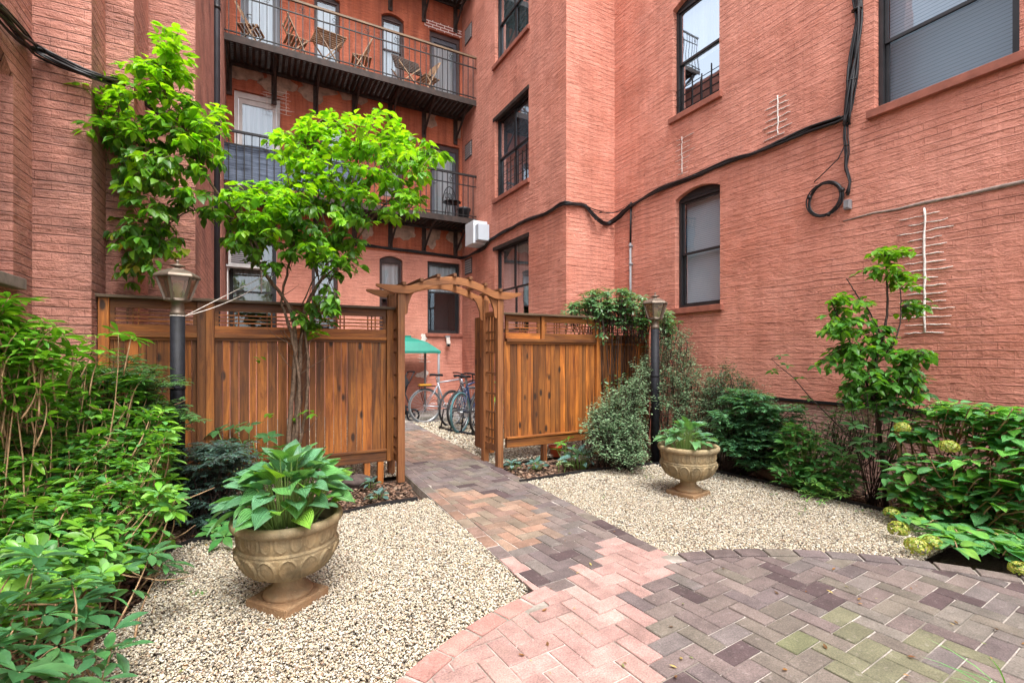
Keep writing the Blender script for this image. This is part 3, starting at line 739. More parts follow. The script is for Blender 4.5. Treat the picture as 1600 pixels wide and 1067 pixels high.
mb = MB(); p_ = PR_.pt(1327, 320); mb.box(XR-.06, XR-.002, p_.y-.03, p_.y+.03, p_.z-.055, p_.z+.045)
jb = mb.build('junction_box', M['plastic_grey'], loc=tuple(p_), bevel=.006); tag(jb, 'small grey junction box beside the coiled cable', 'junction box')
mb = MB(); mb.box(XR-.066, XR-.0605, p_.y-.024, p_.y+.024, p_.z-.04, p_.z+.035); mb.build('cover', M['plastic_grey'], jb)
p1 = PR_.pt(986,322,.03); p2 = PR_.pt(985,380,.03)
cd = thing('conduit_pipe', 'grey conduit pipe dropping from the wall cable to behind the rhododendron', 'pipe', (p1.x, p1.y, 1.2))
mb = MB(); mb.tube([(p2.x,p2.y,p2.z),(p2.x,p2.y,1.2)], .020, 10); mb.build('pipe', M['plastic_grey'], cd)
mb = MB(); mb.tube([(p1.x,p1.y,p1.z+.06),(p2.x,p2.y,p2.z-.01)], .017, 8); mb.build('cable_drop', M['cable'], cd)
for zz in (p2.z-.05, p2.z-.35, p2.z-1.0):
    mb = MB(); mb.tube([(p2.x,p2.y,zz-.02),(p2.x,p2.y,zz+.02)], .027, 10); mb.box(p2.x, XR-.001, p2.y-.03, p2.y+.03, zz-.012, zz+.012); mb.build('clamp', M['plastic_grey'], cd)
# white utility box on the set-back wall
pA = pX(742, 368, XS-.18); 
ub = thing('utility_box', 'white metal utility box on the wall just below the lower balcony', 'utility box', (XS, pA.y, pA.z))
mb = MB(); mb.box(XS-.34, XS-.002, pA.y-.28, pA.y+.18, pA.z-.24, pA.z+.26); mb.build('housing', simple('white_enamel', (.62,.66,.70), .4, nscale=4, nvar=.08), ub, bevel=.01)
mb = MB(); mb.box(XS-.30, XS-.04, pA.y-.46, pA.y-.282, pA.z-.20, pA.z+.15); mb.build('cover', simple('pale_enamel', (.50,.56,.62), .4), ub, bevel=.008)

# ================================================================== REAR BUILDING
fb = thing('brick_building', 'rear building of stained red brick with iron balconies and white lit doors', 'building', (2, YF, 0))
def rc(x0, x1, y0, y1, rise=0, zb=None, zt=None):
    a0, zt0 = az(PF, x0, y0); a1, _ = az(PF, x1, y0); am = (x0+x1)/2
    top = az(PF, am, y0)[1] if zt is None else zt; bot = az(PF, am, y1)[1] if zb is None else zb
    return (a0, a1, bot, top, rise)
ZL, ZU, ZT = 4.43, 7.18, 9.93                           # balcony floors
F_ = dict(
 w1=rc(357,432,372,520, zb=1.55, zt=3.78), w2=rc(487,528,396,470,.09, zb=1.75), w3=rc(593,629,400,480,.09, zb=1.75), w4=rc(668,719,410,521),
 l1=rc(366,438,172,300, zb=ZL+.05, zt=6.63), l2=rc(500,540,225,300,.08, zb=ZL+.55, zt=6.45), l3=rc(594,630,228,318,.08, zb=ZL+.5, zt=6.45), l4=rc(672,718,236,330, zb=ZL+.05, zt=6.42),
 u1=rc(376,438,-2,70, zb=ZU+.05, zt=9.25), u2=rc(491,531,0,76,.09, zb=ZU+.5, zt=9.15), u3=rc(596,631,25,100,.09, zb=ZU+.5, zt=9.18), u4=rc(671,719,54,145, zb=ZU+.05, zt=9.12),
 t4=rc(671,719,0,1, zb=ZT+.05, zt=11.9))
zsplit = 3.68
lowk = ['w1','w2','w3','w4']
cl = lambda o: (o[0], o[1], o[2], o[3], o[4])
F_['w1'] = F_['w1'][:3]+(3.66,0)
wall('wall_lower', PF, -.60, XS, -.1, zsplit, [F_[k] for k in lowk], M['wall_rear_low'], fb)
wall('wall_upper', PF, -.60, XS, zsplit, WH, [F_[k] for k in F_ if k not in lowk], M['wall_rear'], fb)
window(PF, *F_['w1'][:4], fb, frame='darkframe', blind='shade_cream', lower=.3, split=.5)
window(PF, *F_['w2'][:4], fb, rise=.09, frame='brownframe', blind='curtain', lower=.5, guard=.45, sill='stone')
window(PF, *F_['w3'][:4], fb, rise=.09, frame='brownframe', upper='curtain', sill='stone')
window(PF, *F_['w4'][:4], fb, frame='darkframe', upper='curtain', split=.58, sill='stone')
window(PF, *F_['l2'][:4], fb, rise=.08, frame='brownframe', blind='curtain', sill='stone')
window(PF, *F_['l3'][:4], fb, rise=.08, frame='brownframe', blind='curtain', sill='stone')
window(PF, *F_['u2'][:4], fb, rise=.09, frame='brownframe', blind='curtain', lower=.1, sill='stone')
window(PF, *F_['u3'][:4], fb, rise=.09, frame='brownframe', blind='curtain', lower=.1, sill='stone')
def door(o, frame, panel, depth=.12, leaves=1, par=fb):
    a0, a1, z0, z1, _ = o; mb = MB(); fw = .07
    PF.box(mb, a0+.003, a0+fw, z0, z1-.003, -depth, -depth+.06); PF.box(mb, a1-fw, a1-.003, z0, z1-.003, -depth, -depth+.06); PF.box(mb, a0+fw, a1-fw, z1-.12, z1-.003, -depth, -depth+.06)
    d = mb.build('door', M[frame], par)
    mb = MB(); cw = (a1-a0-2*fw)/leaves
    for c in range(leaves):
        b0 = a0+fw+c*cw; b1 = b0+cw; s_ = .07
        for q in ((b0+.004,b0+s_,z0+.01,z1-.12),(b1-s_,b1-.004,z0+.01,z1-.12),(b0+s_,b1-s_,z0+.01,z0+.16),(b0+s_,b1-s_,z1-.22,z1-.12)): PF.box(mb, q[0], q[1], q[2], q[3], -depth-.01, -depth+.035)
    mb.build('door_leaf', M[panel], d)
    for c in range(leaves):
        b0 = a0+fw+c*cw; b1 = b0+cw
        sheet(PF, b0+.07, b1-.07, z0+.16, z1-.22, -depth+.01, 'pane', M['glass'], d)
        sheet(PF, b0+.05, b1-.05, z0+.1, z1-.2, -depth-.03, 'curtain', M['curtain'], d)
    mb = MB(); p_ = PF.w(a0+fw+.06, z0+1.0, -depth+.07); mb.tube([PF.w(a0+fw+.045, z0+1.0, -depth+.035), p_, PF.w(a0+fw+.13, z0+1.0, -depth+.07)], .011, 6); mb.build('handle', M['plastic_grey'], d)
    return d
door(F_['l4'], 'brownframe', 'greyframe'); door(F_['u4'], 'brownframe', 'greyframe'); door(F_['t4'], 'brownframe', 'greyframe')
door(F_['l1'], 'whiteframe', 'whiteframe'); door(F_['u1'], 'greyframe', 'greyframe', leaves=1)
# exposed brick lintel with white joints above the upper door
a0, a1 = F_['u4'][0]-.12, F_['u4'][1]+.04
tm = NT('new_brick'); br = tm.n('TexBrick', {'Vector': tm.uv(), 'Scale': 1., 'Brick Width': .2, 'Row Height': .066, 'Mortar Size': .009, 'Color1': (.20,.045,.03), 'Color2': (.28,.07,.045), 'Mortar': (.7,.62,.58)}); tm.put(tm.p, 'Base Color', br); M['newbrick'] = tm.set(Roughness=.85)
sheet(PF, a0, a1, F_['u4'][3]+.02, F_['u4'][3]+.22, .006, 'brick_lintel', M['newbrick'], fb)
# plaster patches where the brackets meet the wall
def splotch(name, P, px, py, w, h, mat, par, o=.004, n=26):
    a, z = az(P, px, py); mb = MB(); pts = []
    ph = [random.uniform(0, 6.28) for _ in range(5)]
    for k in range(n):
        an = 2*math.pi*k/n; r_ = 1+.22*math.sin(2*an+ph[0])+.16*math.sin(3*an+ph[1])+.12*math.sin(5*an+ph[2])+.08*math.sin(9*an+ph[3])
        pts.append((a+w/2*r_*math.cos(an), z+h/2*r_*math.sin(an)))
    m_ = [P.w(a, z, o+.004)]+[P.w(x, y, o+.004) for x, y in pts]+[P.w(x, y, -.002) for x, y in pts]
    fs = [(0, 1+k, 1+(k+1) % n) for k in range(n)]+[(1+k, 1+n+k, 1+n+(k+1) % n, 1+(k+1) % n) for k in range(n)]
    mb.add(m_, fs); return mb.build(name, mat, par)
M['plaster'] = simple('old_plaster', (.33,.22,.165), .9, nscale=7, nvar=.45, bump=.5)
for q in ((378,112,.55,.45),(435,127,.75,.5),(495,140,.75,.5),(552,150,.5,.35),(672,184,.4,.42),(715,195,.2,.6),(570,357,.3,.55),(632,362,.5,.45),(674,370,.45,.5),(711,374,.35,.5)):
    splotch('plaster_patch', PF, q[0], q[1], q[2], q[3], M['plaster'], fb)
for px, ylo, yhi, l, r_ in ((417,172,148,.12,.5),(447,180,143,.42,.1)): scar(PF, px, ylo, yhi, 8, l, r_, fb, w=.010, stem=.012)
scar(PF, 659, 565, 552, 8, .1, .22, fb, w=.016, stem=.016)
splotch('plaster_patch', PF, 660, 585, .35, .14, M['mortar'], fb); splotch('plaster_patch', PF, 662, 528, .16, .16, M['mortar'], fb)

# balconies ------------------------------------------------------------
def balcony(zf, label_rail, rail_h=1.01, hand='iron', far=False):
    X0, X1 = -.56, XS-.003; y0 = YB; mb = MB()
    x = y0+.03
    while x < YF-.05:
        mb.box(X0, X1, x, x+.045, zf-.012, zf); x += .062
    xx = X0+.02
    while xx < X1: mb.box(xx, xx+.05, y0+.03, YF-.01, zf-.045, zf-.0125); xx += .105
    fl = mb.build('balcony', M['rustiron'], fb)
    mb = MB(); mb.bar((X0,y0,zf-.05), (X1,y0,zf-.05), .02, .10); mb.bar((X0,YF-.03,zf-.06), (X1,YF-.03,zf-.06), .03, .09); mb.box(X0,X1,y0-.006,y0+.026,zf+.002,zf+.03)
    mb.build('edge_beam', M['rustiron'], fl)
    for i in range(7):
        bx = .0+i*.70; bx = -.42+i*.80
        if bx > X1: break
        mb = MB(); mb.bar((bx,y0+.02,zf-.08), (bx,YF-.01,zf-.08), .045, .06)
        mb.bar((bx,y0+.10,zf-.10), (bx,YF-.01,zf-.62), .035, .04); mb.box(bx-.05,bx+.05,YF-.03,YF-.001,zf-.70,zf-.06)
        mb.build('bracket', M['rustiron'], fl)
    mb = MB(); zt = zf+rail_h; xx = X0+.04
    while xx < X1: mb.bar((xx,y0,zf), (xx,y0,zt-.02), .015, .015, (0,1,0)); xx += .125
    for zz in (zt-.24,): mb.box(X0, X1, y0-.011, y0+.011, zz-.01, zz+.01)
    mb.box(X0, X1, y0-.012, y0+.012, zf+.075, zf+.09)
    mb.build('railing', M['iron'], fl)
    mb = MB(); mb.box(X0, X1, y0-.024, y0+.024, zt-.022, zt+.018); mb.build('handrail', M[hand], fl)
    xx = X0+.16
    while xx < X1-.05:
        mb = MB(); zc = zt-.13
        for an in (90, 210, 330):
            c = Vector((xx+.032*math.cos(R(an)), y0-.016, zc+.034*math.sin(R(an))))
            mb.tube([c+Vector((.028*math.cos(2*math.pi*k/10), 0, .028*math.sin(2*math.pi*k/10))) for k in range(10)], .0045, 5, closed=True)
        mb.bar((xx-.045,y0-.014,zc-.07),(xx+.045,y0-.014,zc-.07), .007, .007)
        mb.build('ornament', M['iron'], fl); xx += .62
    return fl
balcony(ZL, '', hand='iron'); balcony(ZU, '', hand='wood_weather'); balcony(ZT, '', hand='iron')
# grey privacy cloth tied behind the lower railing
mb = MB(); a0 = az(PF, 362, 0)[0]-.1; n = 60; a1 = pY(566, 300, YB+.03).x; uvs = []
a0 = -.52
for i in range(n+1):
    x = a0+(a1-a0)*i/n
    for j in range(7):
        z = ZL+.10+(.70)*j/6-(.02*math.sin(i*.35) if j == 6 else 0)
        mb.v.append((x, YB+.035+.008*math.sin(i*.9+j*.5), z)); mb.c.append((1,1,1)); uvs.append((x, z))
for i in range(n):
    for j in range(6): q = i*7+j; mb.f.append([q, q+7, q+8, q+1]); mb.sm.append(True)
tm = NT('privacy_cloth'); s_ = tm.noise(tm.mapping(tm.uv(), (2.5, 40, 1)), 1, 4, .6); s2 = tm.noise(tm.uv(), 2, 3, .5)
tm.put(tm.p, 'Base Color', tm.mix(tm.ramp(s_, [(.35, 0.), (.65, 1.)]), (.025,.04,.07), tm.mix(s2, (.07,.11,.18), (.20,.25,.34)))); M['cloth'] = tm.set(Roughness=.75)
o = mb.build('privacy_screen', M['cloth'], loc=(a0, YB+.035, ZL), uvs=uvs); tag(o, 'blue grey cloth screen stretched behind the lower balcony railing', 'privacy screen')

# ================================================================== LEFT BUILDING (stepped piers)
lb = thing('brick_building', 'dusty pink brick building with stepped piers along the left side', 'building', (-1.5, 5, 0))
steps = [(-1.545, -6, 5.167), (-1.182, 5.167, 5.605), (-.978, 5.605, 6.32), (-.562, 6.32, 9.31), (-.47, 9.31, YF)]
LW = (3.2, 4.82, 1.35+(552-432)/751*4.1, 4.05, .28)
a_, z_ = Plane('X', steps[0][0], 1).az(22, 434); LW = (3.35, 4.82, z_, 3.62, .25)
LWb = (-1.2, .4, z_, 3.62, .25)
for i, (x, y0, y1) in enumerate(steps):
    P = Plane('X', x, 1)
    wall('wall', P, y0, y1, -.1, 5.6 if i == 0 else 9.6, [LW, LWb] if i == 0 else [], M['wall_left'], lb, depth=.2)
    if i: PQ = Plane('Y', y0, -1); wall('wall', PQ, steps[i-1][0], x, -.1, 9.6, [], M['wall_left'], lb)
PL = Plane('X', steps[0][0], 1)
for q in (LW, LWb): window(PL, *q[:4], lb, rise=.25, frame='darkframe', blind='blind_dim', sill='greystone', depth=.2, sillw=.06)
# arched band over the window
# black drain pipe
p_ = pY(340, 200, 9.1)
dp = thing('drain_pipe', 'black vertical drain pipe on the narrow pier left of the balconies', 'pipe', (p_.x, 9.2, 0))
mb = MB(); mb.tube([(p_.x-.02,9.22,0),(p_.x-.02,9.22,WH)], .05, 12); mb.build('pipe', simple('pipe_black', (.03,.035,.045), .5, nscale=4), dp)
for zz in (2.2, 4.6, 7.0): mb = MB(); mb.tube([(p_.x-.02,9.22,zz-.03),(p_.x-.02,9.22,zz+.03)], .058, 12); mb.build('pipe_collar', M['iron'], dp)
lc = [PL.pt(-45,-30,.05), PL.pt(0,18,.05), PL.pt(30,52,.06), pY(58,78,5.09), pY(100,100,5.10), pY(150,120,5.06), pY(182,130,5.50), pY(215,150,6.05), pY(250,178,6.26), pY(300,192,6.26), pX(318,200,-.53), pX(330,206,-.53)]
bundle('wall_cable', lc, 10, .032, .010, 'loose bundle of black cables strung along the left piers behind the tree', seed=21)

# ================================================================== FENCES
FY = 5.353; FT = 1.852
def wcol(): return (random.random(), random.random(), 0)
def fence(name, label, X0, X1, posts, stiles, feet):
    t = thing(name, label, 'fence', ((X0+X1)/2, FY, 0))
    for x in posts:
        mb = MB(); mb.col = wcol(); mb.box(x-.037, x+.037, FY-.055, FY+.035, .165, FT-.022); mb.build('post', M['wood_v'], t, bevel=.004)
    for x in feet:
        mb = MB(); mb.col = wcol(); mb.box(x-.03, x+.03, FY-.03, FY+.03, -.1, .17); mb.build('foot', M['wood_v'], t)
    mb = MB(); mb.col = (random.random(), .6, 0); mb.box(X0-.05, X1+.05, FY-.085, FY+.065, FT-.02, FT+.006); mb.build('cap', M['wood_weather'], t, bevel=.004)
    mb = MB(); x = X0+.01
    while x < X1-.01:
        w_ = min(random.choice([.088,.088,.06,.1,.075]), X1-.005-x); mb.col = wcol()
        o = random.uniform(-.003,.003); mb.box(x+.0025, x+w_-.0025, FY-.008+o, FY+.010+o, .28, 1.50)
        x += w_
    mb.build('board_panel', M['wood_v'], t)
    for z0, z1, o in ((1.495,1.535,.048),(1.468,1.4945,.028),(.165,.275,.034),(.277,.300,.05)):
        mb = MB(); ps = sorted([X0]+list(posts)+[X1])
        for i in range(len(ps)-1):
            if ps[i+1]-ps[i] > .1: mb.col = wcol(); mb.box(ps[i]+.036, ps[i+1]-.036, FY-o, FY+o-.02, z0, z1)
        mb.build('rail', M['wood_h'], t, bevel=.003)
    xs = sorted(set([X0]+list(posts)+list(stiles)+[X1]))
    for x in stiles:
        mb = MB(); mb.col = wcol(); mb.box(x-.02, x+.02, FY-.042, FY+.03, 1.536, FT-.021); mb.build('stile', M['wood_v'], t)
    for i in range(len(xs)-1):
        a, b_ = xs[i]+.03, xs[i+1]-.03
        if b_-a < .15: continue
        mb = MB()
        mb.col = wcol(); mb.box(a, b_, FY-.018, FY+.012, 1.752, FT-.0215); mb.col = wcol(); mb.box(a, b_, FY-.018, FY+.012, 1.5355, 1.608)
        mb.col = wcol(); mb.box(a, a+.04, FY-.017, FY+.011, 1.608, 1.752); mb.box(b_-.04, b_, FY-.017, FY+.011, 1.608, 1.752)
        lf = mb.build('lattice_frame', M['wood_h'], t)
        mb = MB()
        for k in range(3): mb.col = wcol(); z = 1.634+k*.036; mb.box(a+.04, b_-.04, FY-.012, FY-.002, z, z+.013)
        n = max(1, round((b_-a)/.36))
        for k in range(n):
            c = a+(b_-a)*(k+.5)/n
            for q in (-.045, -.005, .035): mb.col = wcol(); mb.box(c+q, c+q+.012, FY-.0015, FY+.008, 1.608, 1.752)
        mb.build('lattice', M['wood_h'], lf)
    return t
fx = lambda px: pY(px, 500, FY).x
fence('wooden_fence', 'left cedar fence with lattice top behind the large near urn', fx(158), fx(612), [fx(164), fx(316)-.0, fx(326)+.012, fx(608)], [], [fx(316), fx(573), fx(594)])
fence('wooden_fence', 'right cedar fence with lattice top between arbor and right lamp post', fx(786), fx(1009), [fx(932), fx(1007)], [fx(846)], [fx(850), fx(932), fx(1007)])
# open gate leaf seen edge-on behind the arbor
gt = thing('garden_gate', 'open cedar gate leaf standing edge on behind the arbor', 'gate', (2.70, 5.6, 0))
mb = MB(); y = 5.56
while y < 5.95: mb.col = wcol(); mb.box(2.66, 2.68, y, y+.088, .09, 1.83); y += .09
mb.build('board_panel', M['wood_v'], gt)
mb = MB(); 
for z in (.18, .95, 1.7): mb.col = wcol(); mb.box(2.681, 2.72, 5.57, 6.0, z, z+.09)
mb.build('rail', M['wood_h'], gt)
mb = MB(); mb.col = (.4,.7,0); mb.box(2.655, 2.725, 5.535, 5.5595, .08, 1.845); mb.build('gate_frame', M['wood_v'], gt)

# ================================================================== ARBOR
AX0, AX1, AY0, AY1, AT = 1.396, 2.585, 5.12, 5.52, 2.02
ar = thing('garden_arbor', 'cedar arbor with arched top over the brick path', 'arbor', (1.99, 5.3, 0))
for x, y in ((AX0,AY0),(AX0,AY1),(AX1,AY0),(AX1,AY1)):
    mb = MB(); mb.col = (random.random(), random.uniform(.45,.75), 0); mb.box(x-.038, x+.038, y-.038, y+.038, -.03, AT); mb.build('post', M['wood_arbor'], ar, bevel=.005)
xc = (AX0+AX1)/2; hw = (AX1-AX0)/2
def archz(x):
    u = abs(x-xc)/hw
    if u <= .86: return AT+.025+.135*math.cos(u/.86*math.pi/2)**1.0
    return AT+.025+.0*(u-.86)
for y in (AY0-.058, AY1+.022):
    top = []; bot = []
    for k in range(41):
        x = xc-(hw+.27)+(2*hw+.54)*k/40; z = archz(x)
        e = max(0, (abs(x-xc)-(hw+.08))/.19); th = .085*(1-.72*e**1.3)
        top.append(Vector((x, y, z+.03))); bot.append(Vector((x, y, z+.03-th)))
    mb = MB(); mb.col = (random.random(), .72, 0)
    n = len(top); vs = top+bot+[p+Vector((0,.036,0)) for p in top]+[p+Vector((0,.036,0)) for p in bot]; fs = []
    for k in range(n-1): fs += [(k,k+1,n+k+1,n+k),(2*n+k,3*n+k,3*n+k+1,2*n+k+1),(k,2*n+k,2*n+k+1,k+1),(n+k,n+k+1,3*n+k+1,3*n+k)]
    fs += [(0,n,3*n,2*n),(n-1,3*n-1,4*n-1,2*n-1)]
    mb.add(vs, fs); mb.build('arch_beam', M['wood_arbor_h'], ar, bevel=.003)
for k in range(7):
    x = xc-hw+.02+(2*hw-.04)*k/6; z = archz(x)+.031
    mb = MB(); mb.col = (random.random(), .25, 0); mb.box(x-.02, x+.02, AY0-.085, AY1+.09, z, z+.035); mb.build('slat', M['wood_arbor'], ar, bevel=.003)
for x, s_ in ((AX0,1),(AX1,-1)):
    for y in (AY0, AY1):
        pts = [(x+s_*.0385,z) for z in ()]
        poly = [Vector((x+s_*.0385, y-.016, 1.76)), Vector((x+s_*.07, y-.016, 1.78)), Vector((x+s_*.082, y-.016, 1.88)), Vector((x+s_*.12, y-.016, 1.98)), Vector((x+s_*.17, y-.016, AT+.02)), Vector((x+s_*.0385, y-.016, AT+.02))]
        mb = MB(); mb.col = (random.random(), .65, 0); mb.prism(poly, (0,.032,0)); mb.build('bracket', M['wood_arbor'], ar)
    mb = MB(); ym = (AY0+AY1)/2; a, b_ = AY0+.039, AY1-.039
    def hb(z, h=.03, d=.012): mb.col = (random.random(), .55, 0); mb.box(x-d, x+d, a, b_, z, z+h)
    hb(.17,.075,.018); hb(1.80,.06,.016)
    for z in (.30,.41,.62,.85,1.10,1.35,1.50,1.60): hb(z, .02, .009)
    for y, z0, z1 in ((ym-.01,.245,1.80),(a+.07,.245,.62),(b_-.09,.245,.62),(a+.07,1.36,1.80),(b_-.09,1.36,1.80)):
        mb.col = (random.random(), .55, 0); mb.box(x-.0085, x+.0085, y, y+.02, z0, z1)
    mb.build('side_lattice', M['wood_arbor'], ar)

# ================================================================== LAMP POSTS
M['bronze'] = simple('aged_bronze', (.17,.135,.105), .5, .55, nscale=12, nvar=.35)
M['black_paint'] = simple('black_paint', (.010,.011,.015), .6, nscale=25, nvar=.5, bump=.15, spec=.25)
tm = NT('lamp_glass'); gl = tm.n('BsdfGlossy', {'Color': (1,1,1), 'Roughness': .08}); tp = tm.n('BsdfTransparent', {'Color': (.66,.54,.44)}); df = tm.n('BsdfDiffuse', {'Color': (.42,.32,.25)})
m1 = tm.n('MixShader', {0: .25, 1: tp.outputs[0], 2: df.outputs[0]}); m2 = tm.n('MixShader', {0: .12, 1: m1.outputs[0], 2: gl.outputs[0]}); tm.put(tm.t.nodes['Material Output'], 'Surface', m2); M['lamp_glass'] = tm.m
M['bulb'] = simple('frosted_bulb', (.8,.72,.58), .3)
def lamp(label, loc, rz=0):
    t = thing('lamp_post', label, 'lamp post', loc, 0, 'black garden lamp posts'); x, y, _ = loc
    mb = MB(); mb.lathe([(.053,-.06),(.053,1.665)], loc, 20); mb.build('post', M['black_paint'], t)
    mb = MB(); mb.lathe([(.0545,1.05),(.0565,1.055),(.0565,1.07),(.0545,1.075)], loc, 20); mb.build('band', M['black_paint'], t)
    mb = MB(); mb.lathe([(.054,1.66),(.054,1.69),(.048,1.70),(.046,1.77),(.075,1.776),(.086,1.782),(.086,1.792)], loc, 20); mb.build('collar', M['bronze'], t)
    n = 6; a0 = R(14)+rz
    head = MB()
    for k in range(n):
        an = a0+2*math.pi*k/n
        lo = Vector((x+.086*math.cos(an), y+.086*math.sin(an), 1.79)); hi = Vector((x+.150*math.cos(an), y+.150*math.sin(an), 1.985))
        head.bar(lo, hi, .016, .016)
    for r_, z in ((.086,1.795),(.150,1.98)):
        head.tube([(x+r_*math.cos(a0+2*math.pi*k/n), y+r_*math.sin(a0+2*math.pi*k/n), z) for k in range(n)], .009, 6, closed=True)
    hd = head.build('lantern', M['bronze'], t)
    for k in range(n):
        a1, a2 = a0+2*math.pi*k/n, a0+2*math.pi*(k+1)/n; mb = MB()
        mb.add([(x+.082*math.cos(a1), y+.082*math.sin(a1), 1.80),(x+.082*math.cos(a2), y+.082*math.sin(a2), 1.80),(x+.144*math.cos(a2), y+.144*math.sin(a2), 1.975),(x+.144*math.cos(a1), y+.144*math.sin(a1), 1.975)], [(0,1,2,3)])
        mb.build('pane', M['lamp_glass'], hd)
    mb = MB(); mb.lathe([(.135,1.975),(.166,1.972),(.168,1.984),(.156,2.000),(.120,2.022),(.088,2.036),(.075,2.040),(.072,2.046),(.0,2.05)], loc, 6, a0, smooth=False)
    rf = mb.build('roof', M['bronze'], t, bevel=.003)
    mb = MB(); mb.lathe([(.03,2.045),(.022,2.058),(.018,2.066),(.055,2.070),(.056,2.075),(.022,2.088),(.010,2.094),(.008,2.102),(.013,2.108),(.013,2.114),(.004,2.122),(0,2.13)], loc, 16); mb.build('finial', M['bronze'], rf)
    mb = MB(); mb.lathe([(.02,1.80),(.02,1.845),(.022,1.85),(.036,1.88),(.038,1.90),(.028,1.93),(0,1.94)], loc, 16); mb.build('bulb', M['bulb'], t)
    return t
lampL = (-.553, 4.83, 0); lampR = (4.506, 4.525, 0)
lamp('near black lamp post with bronze lantern in front of the left fence', lampL)
lamp('far black lamp post with bronze lantern at the right end of the fence', lampR, R(20))
# white string tied from the near lamp to the tree
p0 = Vector((lampL[0]+.055, lampL[1]-.03, 1.66)); p1 = pD(416, 430, 4.75); p2 = pD(440, 422, 4.9)
mb = MB()
for pe, sg in ((p1, .0), (p2, .06)): mb.tube([p0.lerp(pe, k/12)-Vector((0,0,sg*4*(k/12)*(1-k/12))) for k in range(13)], .0035, 5)
mb.tube([(lampL[0]+.054*math.cos(a/10*6.283), lampL[1]+.054*math.sin(a/10*6.283), 1.66) for a in range(10)], .004, 5, closed=True)
tag(mb.build('string', M['mortar'], loc=tuple(p0)), 'white string tied from the near lamp post to the tree', 'string')

# ================================================================== URNS
tm = NT('cast_stone'); o_ = tm.obj(); n1 = tm.noise(o_, 9, 6, .7); n2 = tm.noise(o_, 70, 4, .7); n3 = tm.noise(tm.mapping(o_, (14,14,2.5)), 1, 5, .65)
c_ = tm.mix(tm.ramp(n1, [(.35, 0.), (.65, 1.)]), (.34,.25,.13), (.24,.195,.115))
c_ = tm.mix(tm.ramp(n3, [(.46, 0.), (.66, .7)]), c_, (.13,.10,.055))
sp = tm.n('SeparateXYZ', {0: o_})
c_ = tm.mix(tm.ramp(tm.math('ADD', tm.math('MULTIPLY', sp.outputs[2], 2.), tm.math('MULTIPLY', n1, .3)), [(.18, .6), (.42, 0.)]), c_, (.26,.12,.055))
c_ = tm.mix(tm.ramp(n2, [(.6, 0.), (.75, .5)]), c_, (.55,.44,.27))
tm.put(tm.p, 'Base Color', c_); tm.bump(tm.math('ADD', n2, n1), .7, .006); M['urnstone'] = tm.set(Roughness=.85)
def urn(label, loc, rz, s_=1.):
    t = thing('stone_urn', label, 'urn', loc, 0, 'footed stone urns on the gravel'); x0, y0, z0 = loc; z0 -= .03
    NA = 300; ZS = 1.13; s_ = .905
    prof = [(.135,.052),(.142,.062),(.135,.075),(.100,.09),(.084,.11),(.080,.128),(.088,.140),(.112,.148),(.16,.160),(.20,.178),(.235,.202),(.262,.232),(.280,.264),(.288,.292),(.286,.306),(.270,.312),(.268,.318),(.272,.324),(.277,.345),(.280,.37),(.282,.386),(.290,.392),(.305,.398),(.314,.410),(.316,.424),(.311,.436),(.298,.442),(.280,.438),(.268,.425),(.262,.35)]
    # resample
    pr_ = []
    for i in range(len(prof)-1):
        m = 9 if .148 <= prof[i][1] <= .295 and i < 14 else (6 if .324 <= prof[i][1] < .386 and i < 22 else 1)
        for k in range(m): pr_.append((prof[i][0]+(prof[i+1][0]-prof[i][0])*k/m, prof[i][1]+(prof[i+1][1]-prof[i][1])*k/m, i))
    pr_.append((*prof[-1], 99))
    vs = []; m = len(pr_)
    NG = 15
    for r_, z, i in pr_:
        for k in range(NA):
            an = 2*math.pi*k/NA; dr = 0
            if .158 < z < .305 and i < 14:
                v = (z-.158)/.147; u = (an/(2*math.pi)*NG) % 1*2-1
                wv = .42+.42*min(1, v/.5) if v < .58 else .84*math.sqrt(max(0, 1-((v-.58)/.36)**2))
                e = wv-abs(u); fade = min(1, max(0, (v-.02)/.10))
                dr = (.013*math.exp(-((e-.07)/.07)**2)+(.007*math.sqrt(max(0, 1-(u/max(wv, .05))**2)) if e > 0 and v < .93 else 0)-.004)*fade
            if .322 < z < .388 and 16 <= i < 22:
                v = (.388-z)/.064; u = (an/(2*math.pi)*22) % 1*2-1
                wv = .8*math.sqrt(max(0, 1-max(0, (v-.5)/.45)**2)) if v < .95 else 0
                e = wv-abs(u); dr = .007*math.exp(-((e-.09)/.09)**2)
            vs.append((x0+s_*(r_+dr)*math.cos(an+rz), y0+s_*(r_+dr)*math.sin(an+rz), z0+ZS*z))
    fs = []
    for i in range(m-1):
        for k in range(NA): k2 = (k+1) % NA; fs.append((i*NA+k, i*NA+k2, (i+1)*NA+k2, (i+1)*NA+k))
    mb = MB(); mb.add(vs, fs, True); mb.build('bowl', M['urnstone'], t)
    mb = MB(); w_ = .165*s_; pts = [(x0+w_*1.414*math.cos(rz+math.pi/4+math.pi/2*k), y0+w_*1.414*math.sin(rz+math.pi/4+math.pi/2*k), z0) for k in range(4)]
    mb.prism(pts, (0,0,.060)); mb.build('plinth', M['urnstone'], t, bevel=.008)
    mb = MB(); mb.lathe([(.262*s_,.40),(.2*s_,.41),(0,.417)], (x0,y0,z0), 32); mb.build('soil', M['gravelbed'], t)
    return t
UL = (.171, 2.93, 0); UR = (3.705, 3.286, 0)
urn('large near stone urn planted with broad hosta leaves, left of the brick path', UL, R(38))
urn('smaller looking far stone urn with hosta, on the gravel right of the path', UR, R(10))

